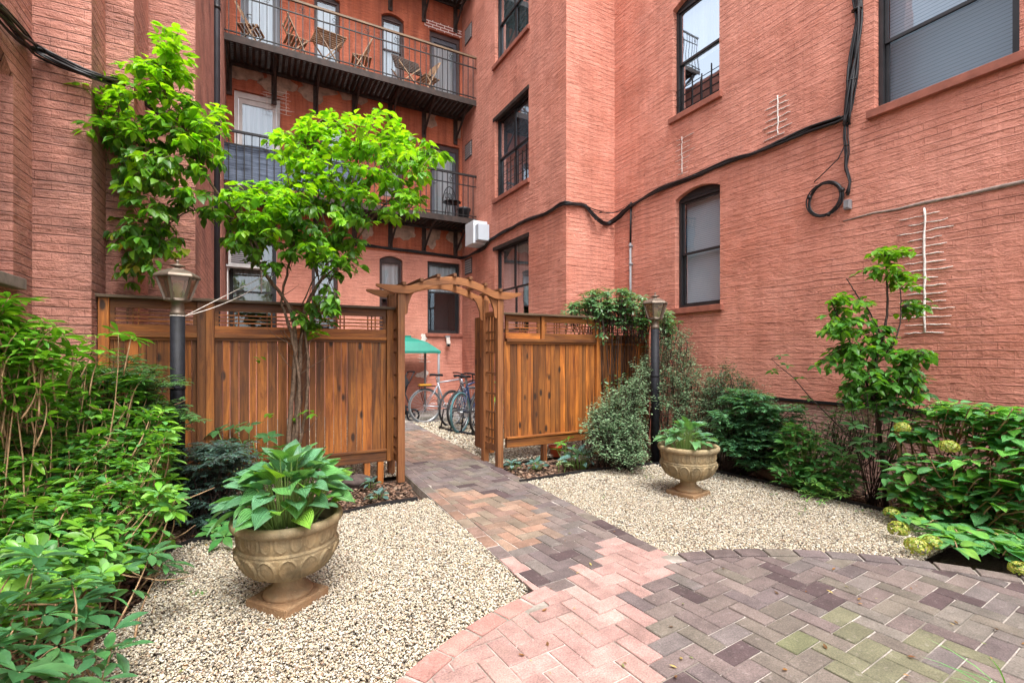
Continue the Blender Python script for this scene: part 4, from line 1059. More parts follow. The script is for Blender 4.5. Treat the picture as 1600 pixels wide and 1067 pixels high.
# ================================================================== YARD BEYOND THE GATE
M['green_canvas'] = simple('green_canvas', (.008,.19,.14), .55, nscale=3, nvar=.2)
ca = thing('canopy', 'green canvas canopy on grey posts below the rear ground floor window', 'canopy', (2.9, 10.3, 0))
x0, x1, y0, y1, zz, zt = 2.05, 3.60, 9.95, 10.95, 1.40, 1.74
mb = MB(); E = [(x0,y0),(x1,y0),(x1,y1),(x0,y1)]; I = [(x0+.52,y0+.38),(x1-.55,y0+.38),(x1-.55,y1-.38),(x0+.52,y1-.38)]; Mi = [(x0+.24,y0+.17),(x1-.26,y0+.17),(x1-.26,y1-.17),(x0+.24,y1-.17)]
vs = [(x,y,zz) for x,y in E]+[(x,y,zz+.20) for x,y in Mi]+[(x,y,zt-.04) for x,y in I]+[(x,y,zt) for x,y in I]+[(x,y,zz-.05) for x,y in E]
fs = []
for l in range(3):
    for k in range(4): fs.append((l*4+k, l*4+(k+1)%4, l*4+4+(k+1)%4, l*4+4+k))
fs.append((12,13,14,15)); fs += [(16+k,16+(k+1)%4,(k+1)%4,k) for k in range(4)]
mb.add(vs, fs); mb.build('canvas', M['green_canvas'], ca)
for x, y in ((x0+.03,y0+.03),(x1-.04,y0+.03),(x1-.04,y1-.03),(x0+.03,y1-.03)): mb = MB(); mb.tube([(x,y,-.08),(x,y,zz-.0)], .028, 8); mb.build('post', M['plastic_grey'], ca)

def bicycle(label, loc, heading, colr, tyre=(.02,.02,.022), rim=(.55,.56,.58), drop=False, yellow=False):
    t = thing('bicycle', label, 'bicycle', loc, 0, 'bicycles parked beyond the gate')
    fm = simple('bike_paint', colr, .3, .3); tyr = simple('bike_tyre', tyre, .7); rm = simple('bike_rim', rim, .3, .7); blk = M['black_paint']
    ca_, sa_ = math.cos(heading), math.sin(heading); L0 = Vector(loc)
    def W(x, z, y=0.): return L0+Vector((x*ca_-y*sa_, x*sa_+y*ca_, z))
    r_ = .335
    def wheel(cx, cz):
        c = [W(cx+r_*math.cos(2*math.pi*k/40), cz+r_*math.sin(2*math.pi*k/40)) for k in range(40)]
        mb = MB(); mb.tube(c, .021, 8, closed=True); wh = mb.build('wheel', tyr, t)
        mb = MB(); mb.tube([W(cx+(r_-.026)*math.cos(2*math.pi*k/40), cz+(r_-.026)*math.sin(2*math.pi*k/40)) for k in range(40)], .011, 6, closed=True); mb.build('rim', rm, wh)
        mb = MB()
        for k in range(28):
            an = 2*math.pi*k/28; an2 = an+(.5 if k % 2 else -.5); s_ = .03 if k % 4 < 2 else -.03
            mb.tube([W(cx+.025*math.cos(an2), cz+.025*math.sin(an2), s_), W(cx+(r_-.03)*math.cos(an), cz+(r_-.03)*math.sin(an))], .0018, 4)
        mb.tube([W(cx,cz,-.05),W(cx,cz,.05)], .022, 8); mb.build('spokes', rm, wh)
    B = (0, r_+.01); Fw = (1.04, r_+.01); bb = (.44,.30); st = (.27,.80); hd1 = (.80,.86); hd2 = (.84,.70)
    wheel(*B); wheel(*Fw)
    mb = MB(); T = lambda a, b_, r1=.016, y0=0, y1=0: mb.tube([W(a[0],a[1],y0), W(b_[0],b_[1],y1)], r1, 8)
    T(bb, st, .016); T(st, hd1, .015) if True else 0; T(bb, hd2, .019); T(hd1, hd2, .020)
    for y in (-.055,.055): T(B, bb, .010, y, y*.4); T(B, (.28,.76), .008, y, y*.3)
    mb.build('frame', fm, t)
    mb = MB(); mb.tube([W(.84,.70), W(.87,.62)], .016, 8)
    for y in (-.05,.05): mb.tube([W(.865,.66,y), W(.92,.50,y), W(Fw[0],Fw[1],y)], .012, 8)
    mb.bar(W(.865,.66,-.055), W(.865,.66,.055), .03, .03); mb.build('fork', fm, t)
    mb = MB(); mb.tube([W(.27,.80), W(.235,.93)], .013, 8); mb.build('seat_post', rm, t)
    # saddle: a lofted shape, wide behind and narrow in front
    mb = MB(); sec = [(.10,.030,.955),(.13,.075,.965),(.20,.075,.962),(.27,.045,.955),(.34,.022,.955),(.385,.012,.948)]; vs = []
    for sx, hw_, sz in sec:
        for k in range(8): an = 2*math.pi*k/8; vs.append(W(sx, sz+.022*math.sin(an), hw_*math.cos(an)))
    fs = [tuple(range(7,-1,-1)), tuple(40+k for k in range(8))]
    for i in range(5):
        for k in range(8): fs.append((i*8+k, i*8+(k+1)%8, i*8+8+(k+1)%8, i*8+8+k))
    mb.add(vs, fs, True); mb.build('saddle', blk, t)
    mb = MB(); mb.tube([W(.80,.86), W(.785,.95), W(.83,.965)], .013, 8)
    if drop: mb.tube([W(.78,.80,-.21), W(.88,.79,-.215), W(.92,.88,-.21), W(.86,.965,-.2), W(.83,.965,-.12), W(.83,.965,.12), W(.86,.965,.2), W(.92,.88,.21), W(.88,.79,.215), W(.78,.80,.21)], .012, 8)
    else: mb.tube([W(.74,.985,-.29), W(.81,.985,-.2), W(.83,.965,-.05), W(.83,.965,.05), W(.81,.985,.2), W(.74,.985,.29)], .013, 8)
    mb.build('handlebar', blk, t)
    mb = MB(); mb.tube([W(bb[0]+.085*math.cos(2*math.pi*k/24), bb[1]+.085*math.sin(2*math.pi*k/24), -.05) for k in range(24)], .006, 5, closed=True)
    for k in range(5): mb.tube([W(bb[0],bb[1],-.05), W(bb[0]+.085*math.cos(1.257*k), bb[1]+.085*math.sin(1.257*k), -.05)], .006, 5)
    mb.tube([W(bb[0],bb[1],-.07), W(bb[0]+.11,bb[1]-.12,-.07)], .011, 6); mb.tube([W(bb[0],bb[1],.07), W(bb[0]-.11,bb[1]+.12,.07)], .011, 6)
    mb.bar(W(bb[0]+.11,bb[1]-.12,-.13), W(bb[0]+.11,bb[1]-.12,-.075), .07, .02); mb.bar(W(bb[0]-.11,bb[1]+.12,.075), W(bb[0]-.11,bb[1]+.12,.13), .07, .02)
    mb.tube([W(bb[0],bb[1]+.085,-.05), W(.0,r_+.05,-.05)], .004, 4); mb.tube([W(bb[0],bb[1]-.085,-.05), W(.0,r_-.03,-.05)], .004, 4)
    mb.build('crankset', rm, t)
    if yellow:
        mb = MB(); mb.bar(W(-.14,.735), W(.2,.735), .13, .012)
        for y in (-.05,.05): mb.tube([W(-.1,.73,y), W(0,r_,y)], .005, 5)
        rk = mb.build('luggage_rack', blk, t); mb = MB(); mb.bar(W(-.13,.765), W(.12,.765), .10, .03); mb.build('pad', simple('yellow_pad', (.55,.27,.03), .5), rk)
    return t
bicycle('silver bicycle with yellow pad on its rack, farthest left beyond the gate', (3.03, 9.30, -.045), R(3), (.36,.39,.44), tyre=(.10,.11,.12), yellow=True)
bicycle('black tyred bicycle second from the left beyond the gate', (3.33, 8.62, -.045), R(28), (.03,.03,.04))
bicycle('bicycle with pale teal tyres and dark blue frame, third from the left beyond the gate', (3.16, 7.76, -.02), R(40), (.03,.05,.12), tyre=(.06,.15,.17), rim=(.4,.42,.44), drop=True)
bicycle('dark blue bicycle between the black tyred and the teal tyred ones', (3.30, 8.2, -.04), R(34), (.05,.08,.16))
bicycle('bicycle with green frame partly hidden behind the gate leaf', (3.36, 7.42, -.02), R(40), (.16,.40,.05), drop=False)
mb = MB(); zz = 0.0
mb.tube([(2.98,8.3,zz),(3.05,7.9,zz),(3.3,7.25,zz)], .022, 8); mb.tube([(3.5,8.7,zz),(3.9,7.9,zz),(4.2,7.3,zz)], .022, 8)
for k in range(4): y = 7.4+k*.28; x = 3.22-k*.08; mb.tube([(x,y,zz),(x+.05,y,.34),(x+.55,y+.1,.34),(x+.62,y+.1,zz)], .014, 8)
tag(mb.build('bicycle_rack', M['black_paint'], loc=(3.2,7.8,0)), 'low black tubular bicycle rack on the far gravel', 'bicycle rack')

# stroller
stx = thing('stroller', 'black stroller parked under the green canopy', 'stroller', (2.62, 9.75, 0)); sx, sy = 2.60, 9.80
blk = M['black_paint']; fab = simple('stroller_fabric', (.018,.018,.022), .85, nscale=12, nvar=.4, bump=.4)
mb = MB(); mb.tube([(sx+.28,sy-.22,.95),(sx+.2,sy-.22,.78),(sx-.28,sy-.22,.10)], .014, 8); mb.tube([(sx+.28,sy+.22,.95),(sx+.2,sy+.22,.78),(sx-.28,sy+.22,.10)], .014, 8)
mb.tube([(sx+.28,sy-.22,.95),(sx+.31,sy-.18,.97),(sx+.31,sy+.18,.97),(sx+.28,sy+.22,.95)], .016, 8)
for s_ in (-.22,.22): mb.tube([(sx+.1,sy+s_,.55),(sx+.26,sy+s_,.12)], .013, 8)
mb.build('frame', blk, stx)
mb = MB(); vs = []
for i, (x, z) in enumerate(((-.28,.42),(-.10,.36),(.10,.42),(.20,.78),(.10,.95),(-.10,.98),(-.24,.86))):
    for s_ in (-.2,.2): vs.append((sx+x, sy+s_, z))
n = 7; fs = [tuple(2*i for i in range(n)), tuple(2*i+1 for i in range(n))[::-1]]+[(2*i, 2*i+1, 2*i+3, 2*i+2) for i in range(n-1)]
mb.add(vs, fs); mb.build('hood', fab, stx, bevel=.03)
mb = MB(); mb.box(sx-.22, sx+.16, sy-.18, sy+.18, .16, .30); mb.build('basket', fab, stx, bevel=.03)
for x, r_ in ((-.28,.10),(.26,.14)):
    for s_ in (-.25,.25):
        mb = MB(); mb.tube([(sx+x+(r_-.02)*math.cos(6.283*k/20), sy+s_, r_-.045+(r_-.02)*math.sin(6.283*k/20)) for k in range(20)], .02, 8, closed=True)
        mb.tube([(sx+x,sy+s_-.02,r_-.045),(sx+x,sy+s_+.02,r_-.045)], .05, 10); mb.build('wheel', blk, stx)

# security camera under the rear window
p_ = PF.pt(700, 524, .0); sc_ = thing('security_camera', 'small grey camera under the sill of the rear window', 'security camera', (p_.x, YF-.02, p_.z))
mb = MB(); mb.box(p_.x-.09, p_.x+.03, YF-.075, YF-.001, p_.z-.055, p_.z-.01); mb.build('mount', M['plastic_grey'], sc_)
mb = MB(); mb.bar((p_.x-.02,YF-.06,p_.z-.08),(p_.x-.10,YF-.30,p_.z-.24), .09, .08); b1 = mb.build('body', simple('camera_shell', (.42,.38,.34), .5), sc_, bevel=.008)
mb = MB(); mb.bar((p_.x-.1005,YF-.3015,p_.z-.2410),(p_.x-.104,YF-.312,p_.z-.248), .05, .05); mb.build('lens', blk, b1)

# air conditioner in the left ground floor window
a0, a1, z0, z1, _ = F_['w1']; ax = a0+.28
acu = thing('air_conditioner', 'white air conditioner on a bracket in the left ground floor rear window', 'air conditioner', (ax, YF-.2, z1-.6))
zb = z1-.62; wm = simple('ac_white', (.50,.50,.49), .5, nscale=6, nvar=.15)
mb = MB(); mb.box(ax-.27, ax+.31, YF-.42, YF-.002, zb, zb+.42); bd = mb.build('housing', wm, acu, bevel=.012)
mb = MB()
for k in range(9): mb.box(ax-.22, ax+.26, YF-.43, YF-.4205, zb+.05+k*.038, zb+.05+k*.038+.016)
mb.build('grille', M['greyframe'], bd)
mb = MB(); mb.bar((ax-.30,YF-.46,zb-.02),(ax+.34,YF-.46,zb-.02), .05, .035)
for x in (ax-.27, ax+.30): mb.bar((x,YF-.46,zb-.02),(x,YF-.01,zb-.02), .03, .035); mb.bar((x,YF-.44,zb-.04),(x,YF-.01,zb-.45), .02, .02)
mb.build('bracket', wm, acu)
mb = MB(); mb.tube([(ax-.28,YF-.44,zb-.04),(ax-.27,YF-.30,0.2)], .012, 6); mb.build('drip_tube', wm, acu)

# ================================================================== BALCONY FURNITURE
tw = M['tan_wood']
def folding_chair(label, loc, rz, tilt=0, group='folding wooden chairs on the upper balcony'):
    t = thing('folding_chair', label, 'chair', loc, rz, group)
    def L(mb, a, b_, w_=.03, h_=.02): mb.bar(a, b_, w_, h_)
    O = Vector(loc)
    V_ = lambda x, y, z: (O.x+x, O.y+y, O.z+z)
    for s_ in (-.2,.2):
        mb = MB(); mb.bar(V_(s_,-.22,0), V_(s_,.20,.84), .035, .02); mb.build('leg', tw, t)
        mb = MB(); mb.bar(V_(s_*.85,.24,0), V_(s_*.85,-.20,.45), .03, .02); mb.build('leg', tw, t)
    mb = MB()
    for k in range(6): y = -.2+k*.068; mb.box(O.x-.19, O.x+.19, O.y+y, O.y+y+.05, O.z+.44, O.z+.455)
    mb.build('seat', tw, t)
    mb = MB()
    for k in range(4): z = .58+k*.07; y = -.22+.42*z/.84; mb.box(O.x-.19, O.x+.19, O.y+y-.008, O.y+y+.008, O.z+z, O.z+z+.05)
    mb.build('backrest', tw, t)
    return t
zc = ZU+.005
folding_chair('tan folding chair leaning by the left door on the upper balcony', (-.05, 10.65, zc), R(70))
folding_chair('tan slatted folding chair left of the table on the upper balcony', (.75, 10.62, zc), R(100))
folding_chair('tan slatted folding chair right of the table on the upper balcony', (2.05, 10.62, zc), R(-95))
folding_chair('low folding chair beside the right door of the upper balcony', (3.55, 10.66, zc), R(-75))
def table(label, loc, tilted=False):
    t = thing('folding_table', label, 'table', loc, R(8), 'folding wooden tables on the upper balcony'); O = Vector(loc); wc = tw if not tilted else simple('grey_weathered_wood', (.14,.11,.095), .8, nscale=14)
    mb = MB()
    for k in range(8):
        if tilted: c = O+Vector((0, -.16+.03*k, .36+k*.052)); mb.bar(c-Vector((.32,0,0)), c+Vector((.32,0,0)), .05, .014)
        else: mb.box(O.x-.3, O.x+.3, O.y-.28+k*.07, O.y-.28+k*.07+.058, O.z+.70, O.z+.716)
    mb.build('tabletop', wc, t)
    for s_ in (-1, 1):
        for q in (-1, 1):
            mb = MB(); mb.bar(O+Vector((-.26*q,.2*s_,0)), O+Vector((.26*q,.2*s_,.69 if not tilted else .5)), .03, .02); mb.build('leg', tw, t)
    return t
table('slatted wooden table between the folding chairs on the upper balcony', (1.38, 10.66, zc))
table('dark folding table with its top tilted up near the right door of the upper balcony', (3.0, 10.55, zc), True)
# black cafe chair and planter on the lower balcony
t = thing('cafe_chair', 'ornate black iron chair at the right end of the lower balcony', 'chair', (4.12, 10.62, ZL)); O = Vector((4.12,10.62,ZL+.003)); ir = M['iron']
for a in range(4): an = R(45+90*a); mb = MB(); mb.tube([O+Vector((.15*math.cos(an),.15*math.sin(an),.45)), O+Vector((.2*math.cos(an),.2*math.sin(an),0))], .012, 6); mb.build('leg', ir, t)
mb = MB(); mb.lathe([(.0,.45),(.2,.452),(.21,.462),(.2,.475),(0,.478)], O, 20); mb.build('seat', ir, t)
mb = MB(); mb.tube([O+Vector((.17*math.cos(R(a)),.17,.46+.42*math.sin(R(a)))) for a in range(0,181,15)], .012, 6)
for q in (-.08,0,.08): mb.tube([O+Vector((q+.035*math.cos(R(a)),.17,.66+.07*math.sin(R(a)))) for a in range(0,360,36)], .008, 5, closed=True); mb.tube([O+Vector((q,.17,.46)), O+Vector((q,.17,.84))], .007, 5)
mb.build('backrest', ir, t)
mb = MB(); mb.lathe([(.10,0),(.15,.25),(.165,.25),(.165,.29),(.145,.29),(.14,.24),(0,.24)], (4.33,10.42,ZL+.003), 20)
tag(mb.build('plant_pot', simple('dark_pot', (.03,.035,.04), .5), loc=(4.33,10.42,ZL)), 'dark plastic pot beside the iron chair on the lower balcony', 'plant pot')
# red pot and a field stone in the beds
p_ = pG(868, 708); mb = MB(); mb.lathe([(.06,0),(.085,.12),(.095,.12),(.095,.15),(.08,.15),(.075,.11),(0,.11)], (p_.x,p_.y,-.04), 20)
tag(mb.build('plant_pot', simple('red_clay', (.55,.09,.03), .5), loc=(p_.x,p_.y,-.04)), 'small orange red pot at the foot of the right fence', 'plant pot')
def stone(px, py, s3, label, colr):
    p_ = pG(px, py); n = 600; V = []; mb = MB(); NA_, NB_ = 20, 12; ph = [random.uniform(0, 6) for _ in range(4)]
    for j in range(NB_+1):
        for k in range(NA_):
            th = math.pi*j/NB_; an = 2*math.pi*k/NA_; x, y, z = math.sin(th)*math.cos(an), math.sin(th)*math.sin(an), math.cos(th)
            f = 1+.14*math.sin(3*x+ph[0])+.12*math.sin(4*y+ph[1])+.1*math.sin(5*z+ph[2]); V.append((p_.x+x*f*s3[0], p_.y+y*f*s3[1], -.05+s3[2]*.5+z*f*s3[2]))
    mb.add(V, [(j*NA_+k, j*NA_+(k+1) % NA_, (j+1)*NA_+(k+1) % NA_, (j+1)*NA_+k) for j in range(NB_) for k in range(NA_)], True)
    tag(mb.build('field_stone', simple('stone_'+str(px), colr, .9, nscale=18, nvar=.4, bump=.8), loc=(p_.x,p_.y,-.05)), label, 'stone')
stone(560, 752, (.16,.10,.08), 'dark brown field stone behind the large urn, near the arbor', (.07,.05,.045))
stone(905, 716, (.14,.10,.06), 'flat brown stone in front of the right fence', (.11,.08,.065))

# ================================================================== PLANTS
def leaf_template(nt_, ns, prof):
    t = np.linspace(0, 1, nt_+1); s = np.linspace(-1, 1, ns+1)
    T, S = np.meshgrid(t, s, indexing='ij'); w_ = np.interp(T, *zip(*prof))
    q = []
    for i in range(nt_):
        for j in range(ns): a = i*(ns+1)+j; q.append((a, a+ns+1, a+ns+2, a+1))
    return T.ravel(), S.ravel(), w_.ravel(), np.array(q)
OVATE = [(0,.04),(.12,.55),(.3,.95),(.45,1),(.65,.82),(.85,.36),(1,.0)]
ELLIP = [(0,.05),(.2,.55),(.45,.95),(.62,1),(.8,.75),(.93,.35),(1,.0)]
HEART = [(0,.35),(.08,.78),(.22,1),(.4,.98),(.6,.78),(.8,.42),(.93,.14),(1,0)]
LANCE = [(0,.05),(.2,.7),(.4,1),(.6,.85),(.8,.5),(1,0)]
TP = {'ovate': leaf_template(5, 2, OVATE), 'ellip': leaf_template(5, 2, ELLIP), 'heart': leaf_template(9, 6, HEART), 'lance': leaf_template(3, 2, LANCE),
      'small': leaf_template(2, 2, [(0,.1),(.5,1),(1,0)]), 'petal': leaf_template(2, 2, [(0,.2),(.6,1),(1,.3)]), 'hyd': leaf_template(6, 4, HEART)}
class Leaves:
    def __init__(s): s.P = []; s.D = []; s.U = []; s.L = []; s.W = []; s.C = []; s.B = []
    def add(s, p, d, u, L, w_, c, bend=.2): s.P.append(tuple(p)); s.D.append(tuple(d)); s.U.append(tuple(u)); s.L.append(L); s.W.append(w_); s.C.append(c); s.B.append(bend)
    def build(s, name, tmpl, mat, parent, fold=.18, wave=.0):
        T, S, w_, q = TP[tmpl]; P = np.array(s.P); D = np.array(s.D, float); U = np.array(s.U, float); L = np.array(s.L)[:,None]; W_ = np.array(s.W)[:,None]; B = np.array(s.B)[:,None]
        D /= np.linalg.norm(D, axis=1)[:,None]+1e-9
        X = np.cross(U, D); X /= np.linalg.norm(X, axis=1)[:,None]+1e-9; N_ = np.cross(D, X)
        n = len(P); m = len(T)
        ph = rng.uniform(0, 6.28, (n,1))
        along = L*(T[None]-.18*B*T[None]**2); side = W_*.5*(S*w_)[None]
        nz = -B*L*T[None]**2*.75+fold*W_*np.abs(S*w_)[None]+wave*W_*np.sin(T[None]*7+ph+S[None]*1.5)*np.abs(S)[None]
        V = P[:,None]+along[...,None]*D[:,None]+side[...,None]*X[:,None]+nz[...,None]*N_[:,None]
        F = (q[None]+(np.arange(n)*m)[:,None,None]).reshape(-1, 4)
        C = np.repeat(np.array(s.C), m, 0); UV = np.tile(np.stack([T, S], 1), (n, 1))
        return np_mesh(name, V.reshape(-1, 3), quad=F, C=C, UV=UV, mat=mat, parent=parent)
def rv(): v = Vector((random.gauss(0,1), random.gauss(0,1), random.gauss(0,1))); return v.normalized()
def rh(): a = random.uniform(0, 6.2832); return Vector((math.cos(a), math.sin(a), 0))
def jc(c, a=.18, hue=.08):
    j = 1+random.uniform(-a, a); return (max(.003, c[0]*j*(1+random.uniform(-hue*2,hue*2))), max(.003, c[1]*j), max(.002, c[2]*j*(1+random.uniform(-hue,hue))))
M['leaf_tree'] = mat_leaf('tree_leaf', .42, .42); M['leaf_glossy'] = mat_leaf('glossy_leaf', .22, .30); M['leaf_small'] = mat_leaf('small_leaf', .25, .4)
M['leaf_hosta'] = mat_leaf('hosta_leaf', .22, .30, vein=.55); M['leaf_hyd'] = mat_leaf('hydrangea_leaf', .28, .38, vein=.25)
t = NT('variegated_leaf'); c = t.attr(); sx = t.n('SeparateXYZ', {0: t.uv()})
c = t.mix(t.ramp(t.math('ABSOLUTE', sx.outputs[1]), [(.5, 0.), (.68, 1.)]), c, (.36,.46,.27)); t.put(t.p, 'Base Color', c); t.set(Roughness=.4)
tl = t.n('BsdfTranslucent', {'Color': c}); ms = t.n('MixShader', {0: .2, 1: t.p.outputs[0], 2: tl.outputs[0]}); t.put(t.t.nodes['Material Output'], 'Surface', ms); M['leaf_var'] = t.m
M['bark'] = simple('tree_bark', (.13,.085,.055), .85, nscale=30, nvar=.5, bump=.8)
M['stem'] = simple('tan_twig', (.30,.19,.10), .8, nscale=30, nvar=.4); M['stem_dark'] = simple('dark_twig', (.045,.028,.022), .8, nscale=30, nvar=.4)
M['stem_green'] = simple('green_stalk', (.16,.26,.06), .5, nscale=10, nvar=.2)
def curve(a, b_, sag=0, jit=.0, n=8, up=0):
    a = Vector(a); b_ = Vector(b_); off = rv()*jit
    return [a.lerp(b_, k/n)+(off+Vector((0,0,up-sag)))*4*(k/n)*(1-k/n) for k in range(n+1)]

# ---- the dogwood-like tree -------------------------------------------
TB = pD(455, 775, 4.62); TB.z = -.06
tree = thing('garden_tree', 'multi-stemmed young tree with lime green crown in front of the left fence', 'tree', tuple(TB))
tk = MB(); lv = Leaves(); yl = Leaves()
# main stems: polyline through photo points at a depth
stems = []
def stem(pts, r0, r1, j=.006):
    P_ = [pD(*p) if not isinstance(p, Vector) else p for p in pts]
    fine = []
    for i in range(len(P_)-1):
        p0 = P_[max(0,i-1)]; p1 = P_[i]; p2 = P_[i+1]; p3 = P_[min(len(P_)-1,i+2)]
        for k in range(6):
            t_ = k/6; fine.append(.5*((2*p1)+(p2-p0)*t_+(2*p0-5*p1+4*p2-p3)*t_*t_+(3*p1-p0-3*p2+p3)*t_**3)+rv()*j)
    fine.append(P_[-1]); n = len(fine)
    tk.tube(fine, [1.2*(r0+(r1-r0)*(k/(n-1))**.8) for k in range(n)], 7); stems.append(fine); return fine
B0 = TB
stem([B0, (452,690,4.62), (458,600,4.62), (462,540,4.62), (452,480,4.6), (415,430,4.5), (395,385,4.45), (372,345,4.4)], .022, .010)
stem([B0+Vector((.02,.02,0)), (458,700,4.66), (466,610,4.68), (470,540,4.7), (478,480,4.72), (505,430,4.75), (520,380,4.75), (545,310,4.75), (560,240,4.75)], .022, .008)
stem([B0+Vector((-.02,.03,0)), (462,690,4.6), (468,600,4.6), (455,520,4.6), (440,470,4.6), (450,420,4.6), (462,360,4.6), (455,310,4.6)], .016, .006)
stem([B0+Vector((.03,0,0)), (468,700,4.64), (478,640,4.64), (482,560,4.66), (476,500,4.7), (490,455,4.75), (540,400,4.8), (575,350,4.82), (620,300,4.85)], .014, .006)
stem([(408,405,4.47), (390,360,4.42), (355,320,4.35), (320,270,4.3), (296,215,4.25), (262,165,4.22), (258,110,4.2)], .013, .005)
stem([(372,345,4.4), (345,335,4.35), (300,330,4.3), (270,345,4.28), (235,380,4.25)], .008, .004)
stem([(320,270,4.3), (280,262,4.28), (240,240,4.25), (190,210,4.2), (150,190,4.18)], .008, .004)
stem([(470,480,4.7), (495,430,4.6), (500,470,4.55), (515,440,4.5)], .006, .003)
stem([(520,380,4.75), (500,320,4.8), (490,250,4.85), (470,215,4.85)], .008, .004)
stem([(545,310,4.75), (600,265,4.8), (650,245,4.85), (685,240,4.85)], .008, .004)
# (cx, cy, rx, ry, depth, depth radius, twigs, top) leaf masses
LIME = (.20,.44,.018); MIDG = (.10,.26,.022); DARKG = (.055,.155,.020); YEL = (.40,.33,.03)  # lime tops over darker lower leaves: sunlight and shade painted into the crown
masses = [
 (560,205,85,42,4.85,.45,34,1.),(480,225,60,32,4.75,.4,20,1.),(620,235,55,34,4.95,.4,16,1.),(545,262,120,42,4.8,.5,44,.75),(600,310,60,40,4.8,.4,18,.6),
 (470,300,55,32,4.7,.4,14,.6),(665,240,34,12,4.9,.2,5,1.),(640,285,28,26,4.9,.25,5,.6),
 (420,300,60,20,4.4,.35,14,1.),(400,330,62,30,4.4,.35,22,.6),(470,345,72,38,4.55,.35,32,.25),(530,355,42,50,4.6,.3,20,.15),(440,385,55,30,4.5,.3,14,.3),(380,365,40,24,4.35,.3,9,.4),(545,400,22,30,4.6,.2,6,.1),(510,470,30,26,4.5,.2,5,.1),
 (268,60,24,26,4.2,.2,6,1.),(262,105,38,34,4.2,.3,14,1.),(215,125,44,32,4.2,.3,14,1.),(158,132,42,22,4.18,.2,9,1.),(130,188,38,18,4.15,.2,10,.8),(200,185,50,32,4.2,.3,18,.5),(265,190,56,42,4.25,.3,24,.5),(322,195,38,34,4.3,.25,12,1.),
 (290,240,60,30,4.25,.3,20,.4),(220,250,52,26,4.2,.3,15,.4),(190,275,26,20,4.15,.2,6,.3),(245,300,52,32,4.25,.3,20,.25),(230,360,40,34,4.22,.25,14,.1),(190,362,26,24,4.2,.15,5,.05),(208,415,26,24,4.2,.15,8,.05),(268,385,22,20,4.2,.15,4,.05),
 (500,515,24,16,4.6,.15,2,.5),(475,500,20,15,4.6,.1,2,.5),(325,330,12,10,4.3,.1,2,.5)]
allst = [(p, s_) for s_ in stems for p in s_[int(len(s_)*.25):]]
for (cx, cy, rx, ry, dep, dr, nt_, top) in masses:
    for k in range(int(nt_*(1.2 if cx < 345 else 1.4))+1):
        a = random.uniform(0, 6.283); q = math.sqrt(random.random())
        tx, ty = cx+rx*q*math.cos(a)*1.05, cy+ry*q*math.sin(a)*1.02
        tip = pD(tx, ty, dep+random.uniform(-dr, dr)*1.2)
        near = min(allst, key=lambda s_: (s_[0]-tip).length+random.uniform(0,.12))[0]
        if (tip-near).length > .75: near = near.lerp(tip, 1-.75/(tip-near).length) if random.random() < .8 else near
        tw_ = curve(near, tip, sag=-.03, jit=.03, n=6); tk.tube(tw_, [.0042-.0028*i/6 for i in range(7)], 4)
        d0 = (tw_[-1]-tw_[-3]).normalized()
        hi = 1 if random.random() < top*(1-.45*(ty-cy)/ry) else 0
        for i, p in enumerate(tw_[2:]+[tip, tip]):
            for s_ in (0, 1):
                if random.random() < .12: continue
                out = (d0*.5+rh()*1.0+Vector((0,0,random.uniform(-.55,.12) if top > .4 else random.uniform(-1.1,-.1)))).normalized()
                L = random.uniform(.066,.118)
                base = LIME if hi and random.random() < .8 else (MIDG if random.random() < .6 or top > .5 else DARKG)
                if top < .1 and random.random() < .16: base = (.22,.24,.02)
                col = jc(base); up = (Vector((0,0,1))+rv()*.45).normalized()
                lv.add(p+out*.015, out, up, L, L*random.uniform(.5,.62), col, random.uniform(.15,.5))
# sparse side leaves on the bare stems
for px, py in ((318,607),(478,640),(470,655),(380,404),(425,648),(490,645),(400,560)):
    for k in range(3): out = (rh()+Vector((0,0,-.2))).normalized(); lv.add(pD(px+random.uniform(-8,8), py+random.uniform(-5,5), 4.6), out, (0,0,1), .085, .045, jc(MIDG), .3)
for k in range(26):
    s_ = random.choice(stems[:4]); p = s_[random.randrange(8, len(s_)//2+8)]; e = p+(rh()*.6+Vector((0,0,random.uniform(.3,1)))).normalized()*random.uniform(.12,.4)
    tk.tube(curve(p, e, jit=.03, n=5), [.004,.0035,.003,.0025,.002,.0015], 4)
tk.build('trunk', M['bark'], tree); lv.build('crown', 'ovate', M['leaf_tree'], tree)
print('tree leaves', len(lv.P))

